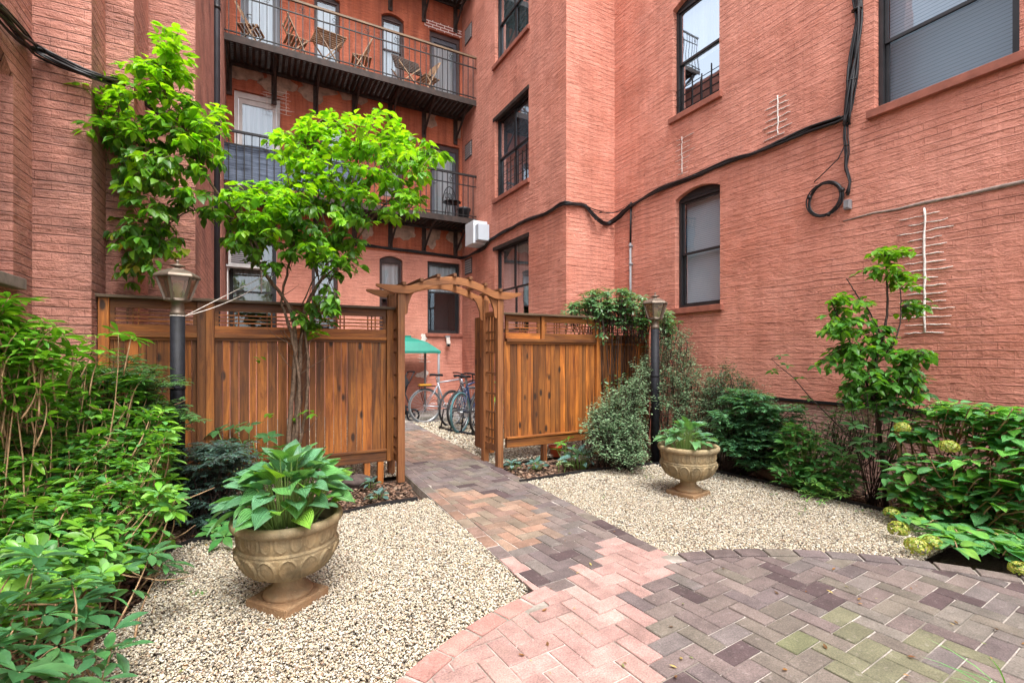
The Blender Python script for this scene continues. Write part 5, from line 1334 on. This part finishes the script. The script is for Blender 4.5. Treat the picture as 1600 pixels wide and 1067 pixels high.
# ---- whorled shrubs -----------------------------------------------------
def whorl(lv, p, ax, L, n, cols, asp=.36, el=(.0,.5), bend=(.1,.35), jit=.15):
    ax = ax.normalized(); x = ax.orthogonal().normalized(); y = ax.cross(x); a0 = random.uniform(0, 6.28)
    for k in range(n):
        a = a0+6.283*k/n+random.uniform(-.2,.2); e = random.uniform(*el)
        d = (x*math.cos(a)+y*math.sin(a))*math.cos(e)+ax*math.sin(e)
        l = L*random.uniform(.7,1.12); lv.add(p+d*.01, d, ax+rv()*jit, l, l*asp*random.uniform(.85,1.15), jc(random.choice(cols)), random.uniform(*bend))
def whorled_shrub(name, label, base, tips, L, cols, asp=.36, nl=(6,9), lo=.5, twig=M['stem'], mat=None, r=.006, lean=.25, el=(.0,.5), tmpl='ellip', stem_join=.35, cat='shrub', tangle=0):
    base = Vector(base); t = thing(name, label, cat, (base.x, base.y, base.z)); mb = MB(); lv = Leaves()
    for k, p in enumerate(tips):
        p = Vector(p); root = base+Vector((random.uniform(-1,1), random.uniform(-1,1), 0))*lo*.5; root.z = base.z
        if (p-root).xy.length > .5: root = root.lerp(Vector((p.x, p.y, root.z)), .6)
        if k % 6: root = p.lerp(root, min(1, .30/max(.05, (p-root).length)))+rv()*.04
        c_ = curve(root, p, sag=-.02, jit=.04 if k % 6 else .08, n=6); mb.tube(c_, [r-(r*.6)*i/6 for i in range(7)], 4)
        ax = (Vector((0,0,1))+((p-base)*Vector((1,1,0))).normalized()*lean+rv()*.3)
        whorl(lv, p, ax, L*random.uniform(.8,1.15), random.randint(*nl), cols, asp, el)
        for q in (c_[3], c_[5]):
            if random.random() < .8: whorl(lv, q+rv()*.03, ax+rv()*.3, L*.9, random.randint(3,6), cols, asp, (-.3,.3))
    for k in range(tangle):
        a, b_ = random.choice(tips), random.choice(tips); a = Vector(a)-Vector((0,0,random.uniform(.05,.2)))
        e = a+(rh()+Vector((0,0,random.uniform(-.3,.3))))*random.uniform(.15,.45); mb.tube(curve(a, e, jit=.05, n=5), [.004]*5+[.002], 4)
    mb.build('stems', twig, t); lv.build('foliage', tmpl, mat or M['leaf_glossy'], t); print(name, len(lv.P)); return t
RG = [(.12,.31,.08),(.155,.37,.085),(.10,.26,.08),(.19,.43,.06)]
RGL = [(.13,.34,.03),(.17,.40,.035),(.10,.28,.03)]
# big left rhododendron: a mound between the wall and the gravel
def poly_px(px, py, poly): return inside(px, py, poly)
BUSH = [(-60,560),(60,548),(130,570),(180,575),(230,600),(262,640),(275,690),(268,740),(285,770),(262,815),(240,860),(160,900),(90,940),(-60,960)]
tips = []
while len(tips) < 720:
    px, py = random.uniform(-60, 290), random.uniform(545, 960)
    if not poly_px(px, py, BUSH): continue
    dmax = FP*H/(max(py, 640)-HY) ; d = 3.75-(py-560)*.0042-(abs(px-200)*.0009)
    d += random.uniform(-.12, .5)
    p = pD(px, py, d)
    if p.z < .06 or p.x < -1.44: continue
    tips.append(p)
whorled_shrub('rhododendron', 'large green rhododendron filling the left bed below the pier wall', (-1.1,3.3,-.06), tips, .092, RG+RG+RGL, asp=.42, lo=.9, tangle=90)
tips = []
TOPB = [(-40,470),(20,462),(60,490),(100,520),(95,560),(60,620),(-40,650)]
while len(tips) < 95:
    px, py = random.uniform(-40, 110), random.uniform(460, 650)
    if poly_px(px, py, TOPB): tips.append(pD(px, py, random.uniform(2.75, 3.05)))
tips += [pD(x, y, 3.3) for x, y in ((150,525),(185,520),(120,545),(165,548),(205,528),(80,545),(95,575),(135,575))]
whorled_shrub('rhododendron', 'tall lime green shoots of the shrub at the far left edge against the wall', (-1.3,3.5,-.06), tips, .12, RGL, asp=.30, lo=.35, el=(-.1,.35))
tips = [pD(x, y, d) for x, y, d in ((45,925,1.75),(110,905,1.9),(150,915,2.1),(20,985,1.55),(90,1010,1.62),(150,1020,1.8),(175,985,1.95),(30,1050,1.45),(110,1060,1.55),(160,1062,1.7),(60,870,2.0),(15,900,1.8),(140,960,2.0),(-20,1010,1.5),(235,865,2.35),(255,880,2.4),(70,960,1.7),(125,935,1.95),(50,895,1.85),(-10,950,1.6))]
tips = [p for p in tips if p.z > 0.03]
whorled_shrub('rhododendron', 'low glossy big-leaved shrub in the bottom left corner beside the gravel', (-.72,1.95,-.06), tips, .125, [(.06,.18,.07),(.08,.23,.08),(.05,.15,.06)], asp=.34, lo=.3, tangle=6, el=(-.1,.35))
# dark nandina at the foot of the near lamp
def frond_shrub(label, base, tips, cols, L=.045, name='nandina', mat=None, asp=.36, n=6, twig=None, cat='shrub', fr=(.12,.2)):
    base = Vector(base); t = thing(name, label, cat, tuple(base)); mb = MB(); lv = Leaves()
    for p in tips:
        p = Vector(p); root = base+Vector((random.uniform(-.12,.12), random.uniform(-.12,.12), 0))
        mb.tube(curve(root, p, sag=-.03, jit=.04, n=6), [.004]*4+[.003,.002,.0015], 4)
        for f in range(3):
            d = (rh()+Vector((0,0,random.uniform(-.1,.45)))).normalized(); ln = random.uniform(*fr)
            rc_ = curve(p, p+d*ln, sag=-.015, n=n); mb.tube(rc_, .0012, 3)
            for i in range(1, n+1):
                sd = d.cross(Vector((0,0,1))).normalized()
                for s_ in (-1, 1):
                    for e in range(2):
                        dd = (d*.7+sd*s_*(1-.3*e)+Vector((0,0,random.uniform(-.35,.15)))).normalized(); l = L*random.uniform(.7,1.2)
                        lv.add(rc_[i]+sd*s_*.02*e, dd, Vector((0,0,1))+rv()*.3, l, l*asp, jc(random.choice(cols)), .2)
    mb.build('stems', twig or M['stem_dark'], t); lv.build('foliage', 'lance', mat or M['leaf_small'], t); print(name, len(lv.P)); return t
def tips_px(poly, n, d0, dj, dfun=None):
    out = []; xs = [p[0] for p in poly]; ys = [p[1] for p in poly]
    while len(out) < n:
        px, py = random.uniform(min(xs), max(xs)), random.uniform(min(ys), max(ys))
        if not inside(px, py, poly): continue
        d = (dfun(px, py) if dfun else d0)+random.uniform(-dj, dj); p = pD(px, py, d)
        if p.z > .03: out.append(p)
        elif random.random() < .3: out.append(pG(px, py, .04))
    return out
NG_ = [(.05,.10,.08),(.07,.14,.11),(.04,.08,.07),(.06,.09,.09)]
frond_shrub('dark blue green nandina at the foot of the near lamp post', (-.33,4.45,-.06), tips_px([(290,715),(330,690),(372,705),(375,760),(360,815),(300,818),(285,780)], 120, 3.95, .25), NG_, L=.05)
frond_shrub('feathery green nandina rising above the rhododendron by the left fence', (-.95,4.3,-.06), tips_px([(150,575),(200,560),(262,590),(285,640),(300,660),(260,690),(180,640)], 90, 3.75, .2), [(.07,.17,.05),(.09,.2,.06),(.06,.13,.06)], L=.045)
# broad leaved plants
def clump(name, label, base, tips, L, cols, asp, tmpl, mat, nl=(4,6), cat='plant', bend=(.1,.4), el=(-.1,.4), stem_m=None, r=.004):
    base = Vector(base); t = thing(name, label, cat, tuple(base)); mb = MB(); lv = Leaves()
    for p in tips:
        p = Vector(p); mb.tube(curve(base+Vector((random.uniform(-.06,.06),random.uniform(-.06,.06),0)), p, sag=-.02, jit=.02, n=5), r, 5)
        whorl(lv, p, Vector((0,0,1))+rv()*.35, L, random.randint(*nl), cols, asp, el, bend)
    mb.build('stems', stem_m or M['stem_green'], t); lv.build('foliage', tmpl, mat, t, fold=.12, wave=.03); return t
clump('broadleaf_plant', 'broad leaved green plant low behind the urn against the left fence', (.0,5.0,-.06), [pD(x, y, 4.5) for x, y in ((340,672),(366,668),(395,688),(420,684),(375,700),(350,690),(410,708),(440,700),(390,665))], .13, [(.05,.15,.05),(.07,.19,.06)], .5, 'ovate', M['leaf_hyd'])
clump('broadleaf_plant', 'small bright broad leaved plant at the edging left of the large urn', tuple(pG(345,838)-Vector((0,0,.04))), [pG(x, y, .07) for x, y in ((345,820),(330,832),(362,825),(350,838))], .12, [(.06,.2,.05),(.08,.24,.06)], .45, 'ovate', M['leaf_glossy'], nl=(5,7))

# ---- hostas -------------------------------------------------------------
def hosta(label, c, n, spread, height, L, cols, seed=0, name='hosta', asp=.55, z0=0., up=.0, mat='leaf_hosta', yaw_bias=None):
    rs = random.Random(seed); c = Vector(c); t = thing(name, label, 'hosta', tuple(c)); mb = MB(); lv = Leaves()
    for k in range(n):
        f = math.sqrt((k+.5)/n); a = k*2.39996+rs.uniform(-.3,.3); h = Vector((math.cos(a), math.sin(a), 0))
        root = c+h*f*.09*spread/.3; tipz = height*(1-.62*f**1.7)*rs.uniform(.82,1.12)
        top = c+h*spread*f*rs.uniform(.5,.72)+Vector((0,0,tipz))
        pts = curve(root, top, sag=-.02*spread/.3, n=7); mb.col = (1,1,1); mb.tube(pts, [.006*L/.2]*4+[.005*L/.2,.004*L/.2,.004*L/.2,.003*L/.2], 6)
        d = (h*(.35+.8*f)+Vector((0,0,.9-.85*f+rs.uniform(-.35,.4)))).normalized()
        l = L*rs.uniform(.75,1.12); upv = (Vector((0,0,1))-h*.25*(1-f)+Vector((rs.uniform(-.4,.4),rs.uniform(-.4,.4),0))).normalized()
        if abs(d.dot(upv)) > .95: upv = (upv-h).normalized()
        col = cols[rs.randrange(len(cols))]; j = rs.uniform(.85,1.15)
        lv.add(top-d*.02, d, upv, l, l*asp*rs.uniform(.88,1.15), tuple(v*j for v in col), rs.uniform(.1,.5))
    mb.build('stalks', M['stem_green'], t); lv.build('foliage', 'heart', M[mat], t, fold=.20, wave=.045); return t
HG = [(.09,.26,.085),(.11,.31,.085),(.09,.25,.11),(.17,.38,.05),(.12,.30,.15)]
hosta('large ribbed hosta overflowing the near stone urn', (UL[0], UL[1], .385), 100, .43, .39, .155, HG, seed=4, asp=.76)
hosta('hosta planted in the far stone urn in front of the right lamp post', (UR[0]-.02, UR[1], .385), 58, .35, .31, .13, [(.10,.28,.10),(.13,.32,.12),(.16,.34,.20)], seed=9, asp=.6)
BG = [(.10,.22,.18),(.14,.28,.24),(.08,.17,.15)]
hosta('blue green hosta at the foot of the right fence beside the red pot', tuple(pG(906,727)+Vector((0,0,-.04))), 30, .29, .24, .15, BG, seed=12)
hosta('small bluish hosta on the mulch left of the arbor', tuple(pG(592,772)+Vector((0,0,-.04))), 13, .17, .06, .09, BG, seed=15)
hosta('smaller bluish hosta right beside the left arbor post', tuple(pG(580,756)+Vector((0,0,-.04))), 9, .11, .09, .09, BG, seed=16)
hosta('low grey green hosta beside the right arbor post', tuple(pG(800,728)+Vector((0,0,-.04))), 12, .15, .10, .09, BG, seed=18)
hosta('low grey green hosta between the right arbor post and the red pot', tuple(pG(838,728)+Vector((0,0,-.04))), 14, .17, .11, .10, BG, seed=19)
clump('broadleaf_plant', 'bright green whorled plant beside the red pot', tuple(pG(884,722)-Vector((0,0,.04))), [pG(x-4, 720)+Vector((0,0,z)) for x, z in ((880,.22),(893,.28),(898,.16),(874,.14),(888,.12))], .085, [(.12,.33,.04),(.09,.26,.04)], .42, 'ellip', M['leaf_glossy'], nl=(5,7))
clump('variegated_plant', 'tiny yellow and green variegated plant at the front of the right mulch', tuple(pG(880,732)-Vector((0,0,.04))), [pG(x, y, .06) for x, y in ((874,724),(884,728),(880,720),(890,726))], .05, [(.10,.2,.03)], .6, 'ovate', M['leaf_var'], nl=(4,6))
tips = tips_px([(735,740),(780,745),(845,735),(850,708),(800,712)], 8, 0, .0, lambda x, y: 5.4)

# ---- small-leaved shrubs -------------------------------------------------
def leafy(label, base, tips, name, L, cols, mat, asp=.6, n=24, tl_=.16, twig=None, cat='shrub', tmpl='small', droop=(.0,.4), r=.005):
    base = Vector(base); t = thing(name, label, cat, tuple(base)); mb = MB(); lv = Leaves()
    for p in tips:
        p = Vector(p); root = base+Vector((random.uniform(-.25,.25), random.uniform(-.2,.2), 0)); root = root.lerp(Vector((p.x,p.y,base.z)), .6)
        root = p.lerp(root, min(1, (.25 if random.random() < .85 else 2)/max(.05, (p-root).length))); mb.tube(curve(root, p, sag=-.02, jit=.04, n=6), [r-(r*.7)*i/6 for i in range(7)], 4)
        d = (rv()+Vector((0,0,.7))).normalized(); e = p+d*tl_; mb.tube([p, e], [.002,.001], 3)
        for i in range(n):
            q = (p-d*.1).lerp(e, i/n)+rv()*.035; dd = (rh()+d*.3+Vector((0,0,random.uniform(-.4,.3)))).normalized(); l = L*random.uniform(.7,1.2)
            lv.add(q, dd, Vector((0,0,1))+rv()*.5, l, l*asp, jc(random.choice(cols)), random.uniform(*droop))
    mb.build('stems', twig or M['stem_dark'], t); lv.build('foliage', tmpl, mat, t); print(name, len(lv.P)); return t
EG = [(.08,.20,.09),(.11,.25,.11),(.07,.17,.075)]
def dE(px, py): return 5.0+(.35 if py < 640 else 0)-(py-640)*.002
leafy('white edged euonymus bushing out in front of the right fence, left of the lamp', (3.75,4.75,-.06), tips_px([(915,660),(940,630),(985,600),(1002,570),(1004,700),(1004,722),(960,722),(925,700)], 460, 0, .25, lambda x, y: 6.0-(y-570)*.0030), 'euonymus', .034, EG, M['leaf_var'])
leafy('tall white edged euonymus climbing between the right lamp and the salmon wall', (4.95,4.7,-.06), tips_px([(1028,535),(1050,515),(1078,530),(1084,575),(1105,590),(1130,580),(1140,640),(1135,700),(1100,722),(1042,722),(1032,640),(1000,600),(1005,560)], 640, 0, .25, lambda x, y: 6.62-(y-520)*.0030), 'euonymus', .034, EG, M['leaf_var'])
leafy('wiry dark leaved shrub against the salmon wall right of the euonymus', (5.2,4.3,-.06), tips_px([(1110,600),(1125,572),(1160,588),(1185,610),(1215,640),(1150,650),(1115,640)], 140, 5.9, .25), 'euonymus', .032, [(.07,.14,.07),(.05,.10,.06)], M['leaf_small'])
RD = [(.07,.17,.06),(.10,.22,.08),(.14,.28,.12)]
whorled_shrub('rhododendron', 'dark rhododendron spilling over the top of the right fence', (4.9,5.75,-.06), tips_px([(876,492),(895,470),(930,448),(985,452),(1010,465),(1042,485),(1062,503),(1048,524),(1015,508),(960,500)], 260, 7.0, .25, lambda x, y: 6.85-(x-880)*.0012), .085, RD, lo=.4, r=.009, twig=M['stem_dark'], el=(-.3,.4), nl=(7,10))
frond_shrub('mid green nandina behind the far urn against the wall', (4.9,3.7,-.06), tips_px([(1125,640),(1150,610),(1200,622),(1240,645),(1245,700),(1215,735),(1160,735),(1130,700)], 290, 0, .2, lambda x, y: 5.35-(x-1125)*.0025), [(.08,.21,.10),(.10,.26,.11),(.06,.17,.09)], L=.055, n=5, fr=(.08,.15))
clump('hellebore', 'leafy green plants low in the bed right of the far urn', (4.95,2.95,-.06), tips_px([(1210,690),(1235,660),(1280,675),(1330,715),(1345,760),(1280,775),(1215,752)], 170, 0, .12, lambda x, y: 4.85-(x-1210)*.003), .095, [(.08,.26,.08),(.11,.31,.09),(.14,.36,.09)], .42, 'ovate', M['leaf_glossy'], nl=(5,7))
clump('fern', 'light green feathery plant at the edging right of the far urn', (4.85,2.65,-.06), tips_px([(1240,755),(1290,750),(1330,770),(1300,785),(1260,785)], 22, 0, .06, lambda x, y: 4.55-(x-1240)*.003), .06, [(.15,.34,.07),(.12,.28,.06)], .3, 'lance', M['leaf_small'], nl=(6,9))

# ---- small tree on the right ---------------------------------------------
B1 = pX(1385, 745, 5.10); B1.z = -.06
rt = thing('garden_tree', 'slender young tree with dark stem against the salmon wall', 'tree', tuple(B1)); tk = MB(); lv = Leaves(); stems = []
D1 = 4.25
stem([B1, (1372,660,D1), (1362,600,D1), (1375,540,D1+.05), (1385,500,D1+.05), (1386,450,D1+.05), (1384,405,D1+.05)], .019, .005, .003)
stem([(1372,640,D1), (1350,590,D1), (1330,540,D1), (1312,500,D1), (1300,475,D1)], .009, .004, .004)
stem([(1380,530,D1), (1360,490,D1), (1335,455,D1), (1322,435,D1)], .007, .003, .004)
stem([(1376,560,D1), (1400,530,D1-.05), (1408,480,D1-.05), (1402,430,D1-.05)], .007, .003, .004)
stem([(1380,600,D1), (1420,570,D1-.1), (1445,550,D1-.1)], .008, .003, .004)
allst = [(p, s_) for s_ in stems for p in s_[6:]]
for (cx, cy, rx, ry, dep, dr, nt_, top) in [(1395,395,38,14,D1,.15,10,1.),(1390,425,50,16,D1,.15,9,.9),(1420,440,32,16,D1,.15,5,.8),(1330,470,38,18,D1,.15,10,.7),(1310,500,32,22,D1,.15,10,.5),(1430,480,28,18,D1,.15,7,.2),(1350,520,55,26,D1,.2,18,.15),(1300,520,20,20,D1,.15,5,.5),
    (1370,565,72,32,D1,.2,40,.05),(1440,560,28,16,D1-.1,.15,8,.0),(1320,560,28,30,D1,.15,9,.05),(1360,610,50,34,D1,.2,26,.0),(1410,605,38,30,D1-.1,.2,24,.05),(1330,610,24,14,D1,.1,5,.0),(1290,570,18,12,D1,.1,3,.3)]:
    for k in range(int(nt_*2.2)):
        a = random.uniform(0, 6.283); q = math.sqrt(random.random()); tx, ty = cx+rx*q*math.cos(a)*.9, cy+ry*q*math.sin(a)*.9
        tip = pD(tx, ty, dep+random.uniform(-dr, dr)); near = min(allst, key=lambda s_: (s_[0]-tip).length)[0]
        tw_ = curve(near, tip, sag=-.02, jit=.02, n=5); tk.tube(tw_, [.003-.002*i/5 for i in range(6)], 4); d0 = (tw_[-1]-tw_[-3]).normalized()
        for p in tw_[2:]+[tip]:
            out = (d0*.5+rh()+Vector((0,0,random.uniform(-.7,.1)))).normalized(); L = random.uniform(.060,.100)
            lv.add(p, out, (Vector((0,0,1))+rv()*.4).normalized(), L, L*random.uniform(.5,.62), jc((.12,.30,.02) if random.random() < top else random.choice([(.07,.20,.035),(.09,.25,.04)])), random.uniform(.1,.5))  # upper leaves painted brighter as if sunlit, lower ones darker as if shaded
tk.build('trunk', M['stem_dark'], rt); lv.build('crown', 'ovate', M['leaf_tree'], rt)
# leaning sapling left of it
p0 = pD(1365,735,4.3); p0.z = -.05; sp_ = thing('sapling', 'thin leaning sapling with sparse leaves left of the young tree', 'sapling', tuple(p0)); mb = MB(); lv = Leaves()
sp_pts = [p0, pD(1335,690,4.35), pD(1300,655,4.4), pD(1265,620,4.45), pD(1240,590,4.48), pD(1215,570,4.5), pD(1205,560,4.5)]; mb.tube(sp_pts, [.008,.007,.006,.005,.004,.003,.002], 6)
for px, py, n in ((1208,580,6),(1230,570,6),(1248,590,6),(1220,556,4),(1262,622,6),(1250,632,6),(1300,648,4),(1320,690,6),(1350,660,5),(1340,715,6)):
    p = pD(px, py, 4.45); near = min(sp_pts, key=lambda q: (q-p).length); mb.tube([near, p], [.0025,.0015], 4); whorl(lv, p, Vector((0,0,1))+rv()*.4, .065, n, [(.05,.14,.035),(.07,.2,.05)], .55, (-.3,.2))
mb.build('stem', M['stem_dark'], sp_); lv.build('foliage', 'ovate', M['leaf_hyd'], sp_)

leafy('small leaved shrub under the ledge of the salmon wall left of the young tree', (5.3,3.0,-.06), tips_px([(1250,655),(1300,640),(1380,650),(1385,700),(1340,715),(1270,690)], 90, 0, .1, lambda x, y: 5.0-(x-1250)*.0035), 'euonymus', .036, [(.07,.17,.06),(.09,.2,.07)], M['leaf_small'], n=14)
# ---- hydrangeas ------------------------------------------------------------
def hydrangea(label, base, tips, heads, L=.15, seed=1):
    base = Vector(base); t = thing('hydrangea', label, 'hydrangea', tuple(base)); mb = MB(); lv = Leaves()
    HC = [(.11,.34,.11),(.14,.40,.12),(.09,.29,.10),(.19,.46,.08)]
    for p in tips:
        p = Vector(p); root = base+Vector((random.uniform(-.12,.12),random.uniform(-.3,.3),0)); root = root if random.random() < .2 else p.lerp(root, min(1, .28/max(.05,(p-root).length))); c_ = curve(root, p, sag=-.03, jit=.04, n=7)
        mb.tube(c_, [.007-.0005*i for i in range(8)], 5)
        for lvl in range(3):
            q = p-(c_[7]-c_[5]).normalized()*.045*lvl; a = random.uniform(0, 3.14)+lvl*1.57
            for s_ in (0, math.pi):
                d = Vector((math.cos(a+s_), math.sin(a+s_), random.uniform(-.25,.35))).normalized(); l = L*random.uniform(.6,1.15)*(1 if lvl else .7)
                lv.add(q+d*.02, d, Vector((0,0,1))+rv()*.22, l, l*random.uniform(.6,.74), jc(random.choice(HC), .15), random.uniform(.1,.4))
    mb.build('stems', M['stem'], t); lv.build('foliage', 'hyd', M['leaf_hyd'], t, fold=.12, wave=.05)
    for (p, r_) in heads:
        p = Vector(p); pt = Leaves()
        for k in range(150):
            n_ = rv()
            if n_.z < -.6: continue
            q = p+Vector((n_.x*r_, n_.y*r_, n_.z*r_*.8))*random.uniform(.88,1.05); x = n_.orthogonal().normalized(); y = n_.cross(x); a0 = random.uniform(0,1.57)
            for i in range(4):
                a = a0+1.571*i; d = x*math.cos(a)+y*math.sin(a)+n_*.25; s_ = r_*random.uniform(.17,.23); pt.add(q, d, n_, s_, s_*.95, jc(random.choice([(.30,.38,.05),(.36,.40,.08),(.22,.32,.05),(.40,.36,.10)]), .2), .2)
        pt.build('flower_head', 'petal', M['leaf_small'], t)
def dH(px, py): return min(4.05-(px-1380)*.0028, FP*H/(max(py,700)-HY)*.97)
tp = tips_px([(1385,720),(1420,705),(1500,715),(1600,700),(1660,700),(1660,830),(1560,850),(1480,850),(1420,830),(1385,760)], 165, 0, .12, dH)+tips_px([(1470,835),(1660,850),(1660,880),(1560,868),(1490,856)], 26, 0, .03, lambda x, y: FP*H/(y-HY)*.94)
hydrangea('hydrangea with four pale lime flower heads spilling over the patio edge', (4.85,1.75,-.06), tp, [(pG(1393,801,.07),.055),(pG(1403,826,.075),.065),(pG(1432,853,.07),.066),(pG(1456,848,.09),.055),(pG(1592,888,.05),.05)])
tp = tips_px([(1395,665),(1430,640),(1470,625),(1530,630),(1600,640),(1650,620),(1650,700),(1560,690),(1480,680),(1410,690)], 85, 0, .15, lambda x, y: 4.1-(x-1395)*.0028)
hydrangea('taller hydrangea against the wall with two round lime flower heads', (5.2,1.9,-.06), tp, [(pD(1410,668,3.75),.052),(pD(1483,698,3.5),.058)])
tp = [pD(x, y, 4.1) for x, y in ((1400,690),(1375,700),(1345,690),(1420,655),(1335,665),(1405,640),(1390,710),(1405,590),(1370,630),(1345,640),(1425,645),(1355,615),(1440,590),(1390,655),(1365,680),(1410,680),(1330,625),(1430,600),(1400,625),(1380,640),(1445,615),(1430,630),(1375,700),(1350,705),(1395,725),(1330,640))]
clump('broadleaf_plant', 'broad leaved shrub growing through the base of the young tree', (5.1,2.35,-.06), tp, .10, [(.04,.12,.035),(.06,.17,.05)], .55, 'ovate', M['leaf_hyd'], stem_m=M['stem_dark'], r=.0035, nl=(5,8))
for a, b_, lb_ in (((1412,765),(1398,650),'longer tan cane standing left behind the hydrangea heads'), ((1440,760),(1448,665),'shorter tan cane standing right behind the hydrangea heads')):
    mb = MB(); q0 = pG(a[0], a[1], -.05); mb.tube([q0, pD((a[0]+b_[0])/2, (a[1]+b_[1])/2, 4.05), pD(b_[0], b_[1], 4.1)], .014, 8)
    tag(mb.build('plant_stake', M['stem'], loc=tuple(q0)), lb_, 'plant stake', 'tan canes behind the hydrangea')
# grass blades in the bottom right corner
p0 = pG(1590, 1110); p0.z = 0; lv = Leaves()
for k in range(26):
    d = (Vector((-.8,.25,0))+rh()*.8+Vector((0,0,random.uniform(.25,.9)))).normalized(); l = random.uniform(.14,.30); lv.add(p0+rh()*.04, d, (0,0,1), l, .007, jc((.12,.30,.10)), random.uniform(.5,1.1))
tag(lv.build('grass_tuft', 'ellip', M['leaf_small'], None), 'tuft of long green grass blades at the bottom right corner of the patio', 'grass tuft')
# fallen leaves and litter
lv = Leaves()
for k in range(70):
    if random.random() < .6: p = pG(random.uniform(200, 1000), random.uniform(790, 1060), .004)
    else: p = pG(random.uniform(1050, 1600), random.uniform(880, 1060), .006)
    l = random.uniform(.012,.035); lv.add(p, rh()+Vector((0,0,.1)), Vector((0,0,1))+rv()*.2, l, l*.5, jc(random.choice([(.25,.14,.05),(.14,.07,.03),(.4,.3,.1),(.2,.22,.08)])), -.2)
tag(lv.build('leaf_litter', 'lance', M['leaf_small'], None), 'small dry leaves and bits scattered over gravel and pavers', 'leaf litter', kind='stuff')
# small weeds growing through the gravel
lv = Leaves()
for px, py in ((265,908),(310,925),(935,775),(1020,745),(1190,755),(1215,770),(1240,790),(1260,800),(1100,800),(1160,745),(1120,740),(1000,735),(1350,800)):
    for k in range(16): p = pG(px+random.uniform(-14,14), py+random.uniform(-5,5), -.01); l = random.uniform(.012,.03); lv.add(p, rh()+Vector((0,0,.8)), (0,0,1), l, l*.4, jc((.10,.22,.05)), .3)
tag(lv.build('weeds', 'lance', M['leaf_small'], None), 'tiny weeds sprouting through the gravel along the edges', 'weeds', kind='stuff')
